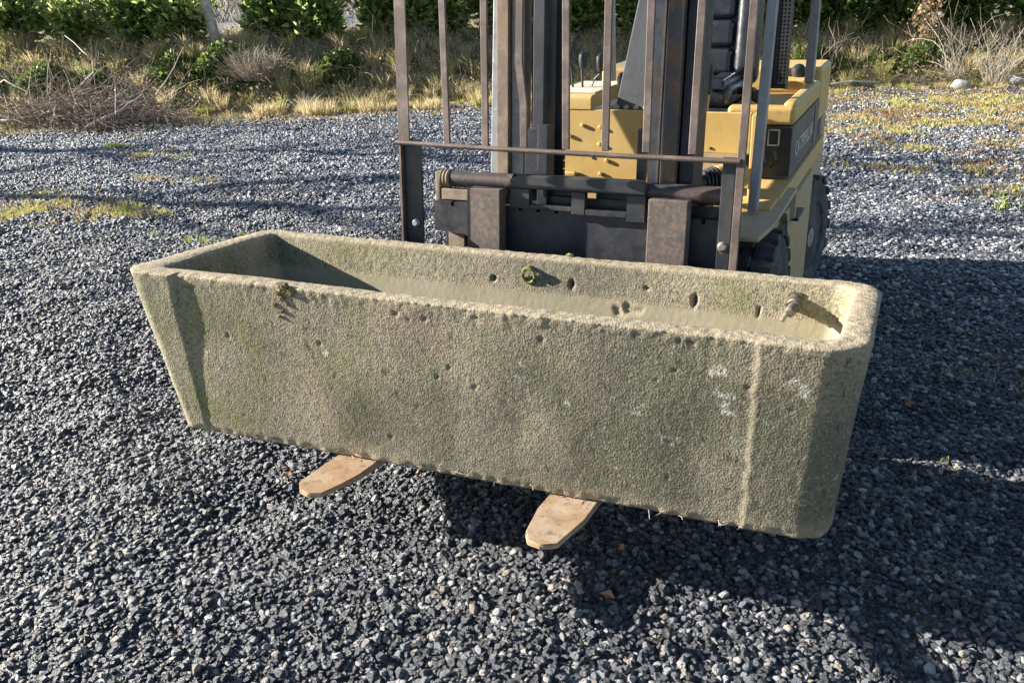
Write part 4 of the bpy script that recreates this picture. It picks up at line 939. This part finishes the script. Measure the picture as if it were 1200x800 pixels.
# side hood with rounded corner, rim and recess
b = MB(BODY); z0_, z1_ = .907, .985
b.box(.30, .535, 1.07, 1.13, z0_, z1_ - .012, .018, 4); b.box(.488, .535, 1.10, 1.80, z0_, z1_, .016, 4); b.box(.30, .50, 1.10, 1.80, z0_, z0_ + .035, .004)
b.box(.30, .487, 1.70, 1.80, z0_ + .036, z1_ + .012, .012, 3)
b.build('side_hood', yel, parent=truck)
b = MB(BODY); b.tube([(.33, 1.69, .99), (.37, 1.69, .99)], .009, 8); b.tube([(.385, 1.69, .99), (.425, 1.69, .99)], .009, 8); b.build_each('hood_hinge', yel, parent=truck)
b = MB(BODY); b.tube([(.30, 1.28, 1.0), (.36, 1.26, 1.0)], .014, 10); b.box(.355, .41, 1.22, 1.26, .96, 1.0, .008, 3, rot=(.5, 'Y')); b.build('seat_lever', black, parent=truck)
b = MB(BODY); b.lathe([(0, .018), (.02, .030), (.04, .030), (.055, .016), (.06, .0001)], (.445, 1.78, .99), 'z', 16); b.build('rear_filler_cap', black, parent=truck)
# counterweight: upper part, black band, lower skirt
b = MB(BODY); b.box(-.44, .535, 1.83, 2.18, .80, 1.03, .02, 4); cw_ = b.build('counterweight', yel, parent=truck)
b = MB(BODY); b.box(-.43, .528, 1.81, 2.22, .30, .799, .01); b.build('counterweight_lower', yel_dusty, parent=cw_)
# side panels
b = MB(BODY); b.prism([(1.075, .722), (1.075, .904), (2.02, .904), (2.02, .722)], 'x', .36, .532, .006); sp = b.build('side_panel', panel_m, parent=truck)
b = MB(BODY); b.box(.375, .528, 1.0742, 1.0748, .73, .90); b.build('panel_front', black, parent=sp)
b = MB(BODY); 
for (x0_, x1_, a_, b__) in ((.449, .454, .838, .896), (.485, .490, .838, .896)): b.box(x0_, x1_, 1.062, 1.0735, a_, b__, .002)
b.box(.4545, .4845, 1.062, 1.0735, .891, .896, .001); b.box(.4545, .4845, 1.062, 1.0735, .838, .843, .001); b.build('vent_frame', cream, parent=sp)
b = MB(BODY); b.box(.533, .5345, 1.70, 1.715, .74, .89); b.box(.533, .5345, 1.90, 1.912, .74, .89); b.build_each('panel_seam', black, parent=sp)
b = MB(BODY)
for k in range(3):
    p0 = Vector((.40 + .035 * k, 1.05, .74 + .012 * (k % 4))); b.tube([p0, p0 + Vector((.02, -.01, .03)), p0 + Vector((.01, .0, .06))], .006, 6)
b.build_each('engine_pipe', black, parent=truck)
tc = bpy.data.curves.new('lettering', 'FONT'); tc.body = 'CATERPILLAR'; tc.size = .075; tc.extrude = .0008; tc.space_character = 1.0
tob = bpy.data.objects.new('lettering', tc); C.objects.link(tob); bpy.context.view_layer.update()
tm = bpy.data.meshes.new_from_object(tob); bpy.data.objects.remove(tob); bpy.data.curves.remove(tc); tm.name = 'lettering'
xs_ = [v.co.x for v in tm.vertices]; sx_ = .50 / (max(xs_) - min(xs_))
for v in tm.vertices: v.co = Vector((.5335 + v.co.z, 1.17 + (v.co.x - min(xs_)) * sx_, .762 + v.co.y * 1.05))
tm.materials.clear(); link_mesh('lettering', tm, white_m, parent=truck)
# yellow sill band and lower body side
b = MB(BODY); b.prism([(.80, .655), (.80, .720), (2.05, .720), (2.05, .650)], 'x', .36, .545, .006); b.box(.36, .54, .64, .799, .66, .722, .006); b.build('sill_band', yel, parent=truck)
b = MB(BODY); b.box(.445, .535, .80, 1.30, .60, .69, .004); b.build('inner_sill', yel_dusty, parent=truck)
b = MB(BODY); b.prism([(.93, .12), (.93, .60), (.86, .653), (1.60, .653), (1.585, .10)], 'x', .30, .56, .01); b.build('body_side', yel_dusty, parent=truck)
b = MB(BODY); b.prism([(.93, .12), (.93, .60), (.86, .653), (1.60, .653), (1.585, .10)], 'x', -.46, -.30, .01); b.build('body_side', yel_dusty, parent=truck)
b = MB(BODY); b.box(.5625, .59, .96, 1.12, .60, .612, .003); b.box(.5625, .59, .95, 1.10, .30, .315, .003); b.build_each('step', dark, parent=truck)
# fenders
b = MB(BODY); b.prism([(.444, .33), (.558, .33), (.575, .50), (.575, .99), (.476, .99), (.476, .62), (.444, .60)], 'z', .698, .712, .003); b.prism([(.47, .99), (.576, .99), (.576, .96), (.47, .96)], 'z', .60, .697, .003); b.build('fender', yel_dusty, parent=truck)
b = MB(BODY); b.box(-.475, -.36, .33, .99, .706, .720, .003); b.build('fender', yel_dusty, parent=truck)
b = MB(BODY); b.box(.430, .4435, .34, .95, .40, .700, .002); b.build('inner_fender', dark, parent=truck)
# wheels
def wheel(x0, x1, yc, zc, r, side, lugs, steer=0.0):
    w_ = empty_child('wheel', truck)
    cW = Vector(((x0 + x1) / 2, yc, zc)); WM = Matrix.Translation(cW) @ Matrix.Rotation(math.radians(steer), 4, 'Z') @ Matrix.Translation(-cW)
    hw = (x1 - x0) / 2; xc = (x0 + x1) / 2
    b = MB(WM); b.lathe([(-hw + .01, r * .55), (-hw, r * .60), (-hw, r * .86), (-hw + .012, r * .95), (-hw + .03, r * .985), (hw - .03, r * .985), (hw - .012, r * .95), (hw, r * .86), (hw, r * .60), (hw - .01, r * .55)], (xc, yc, zc), 'x', 64)
    ty = b.build('tyre', rubber, parent=w_)
    b = MB(WM)
    for k in range(lugs):
        a = 2 * PI * k / lugs
        for sgn in (-1, 1):
            aa = a + (PI / lugs if sgn > 0 else 0)
            M3 = Matrix.Translation((xc + sgn * hw * .52, yc, zc)) @ Matrix.Rotation(aa, 4, 'X'); b.M = WM @ M3
            b.box(-hw * .5, hw * .5, -r * .085, r * .085, r * .93, r * 1.005, .004, 1)
    b.build('tread', rubber, parent=w_)
    b = MB(WM); s = side; b.lathe([(s * (hw - .035), r * .0001 + .0001), (s * (hw - .035), r * .20), (s * (hw - .02), r * .22), (s * (hw - .05), r * .30), (s * (hw - .055), r * .50), (s * (hw - .02), r * .56), (s * (hw - .006), r * .58), (s * (hw - .02), r * .60)], (xc, yc, zc), 'x', 48)
    b.build('rim', rim_m, parent=w_)
    b = MB(WM)
    for k in range(6):
        a = 2 * PI * k / 6; xq = xc + s * (hw - .045); b.tube([(xq, yc + r * .38 * math.cos(a), zc + r * .38 * math.sin(a)), (xq + s * .02, yc + r * .38 * math.cos(a), zc + r * .38 * math.sin(a))], .010, 6)
    b.tube([(xc + s * (hw - .05), yc, zc), (xc + s * (hw - .005), yc, zc)], r * .16, 20); b.build_each('wheel_nut', bolt_m, parent=w_)
def empty_child(name, parent):
    e = bpy.data.objects.new(name, None); C.objects.link(e); e.parent = parent; e['_base'] = tuple(parent['_base']); e.empty_display_size = .05; return e
wheel(.448, .578, .66, .31, .31, 1, 22); wheel(-.48, -.350, .66, .31, .31, -1, 22)
wheel(.425, .555, 1.86, .275, .275, 1, 18, -10); wheel(-.47, -.342, 1.86, .275, .275, -1, 18, -10)
b = MB(); b.tube([(-.44, .66, .31), (.5, .66, .31)], .06, 16); b.tube([(-.44, 1.88, .272), (.5, 1.88, .272)], .04, 16); b.build_each('axle', black, parent=truck)

for o in bpy.data.objects:
    if '_base' in o: del o['_base']
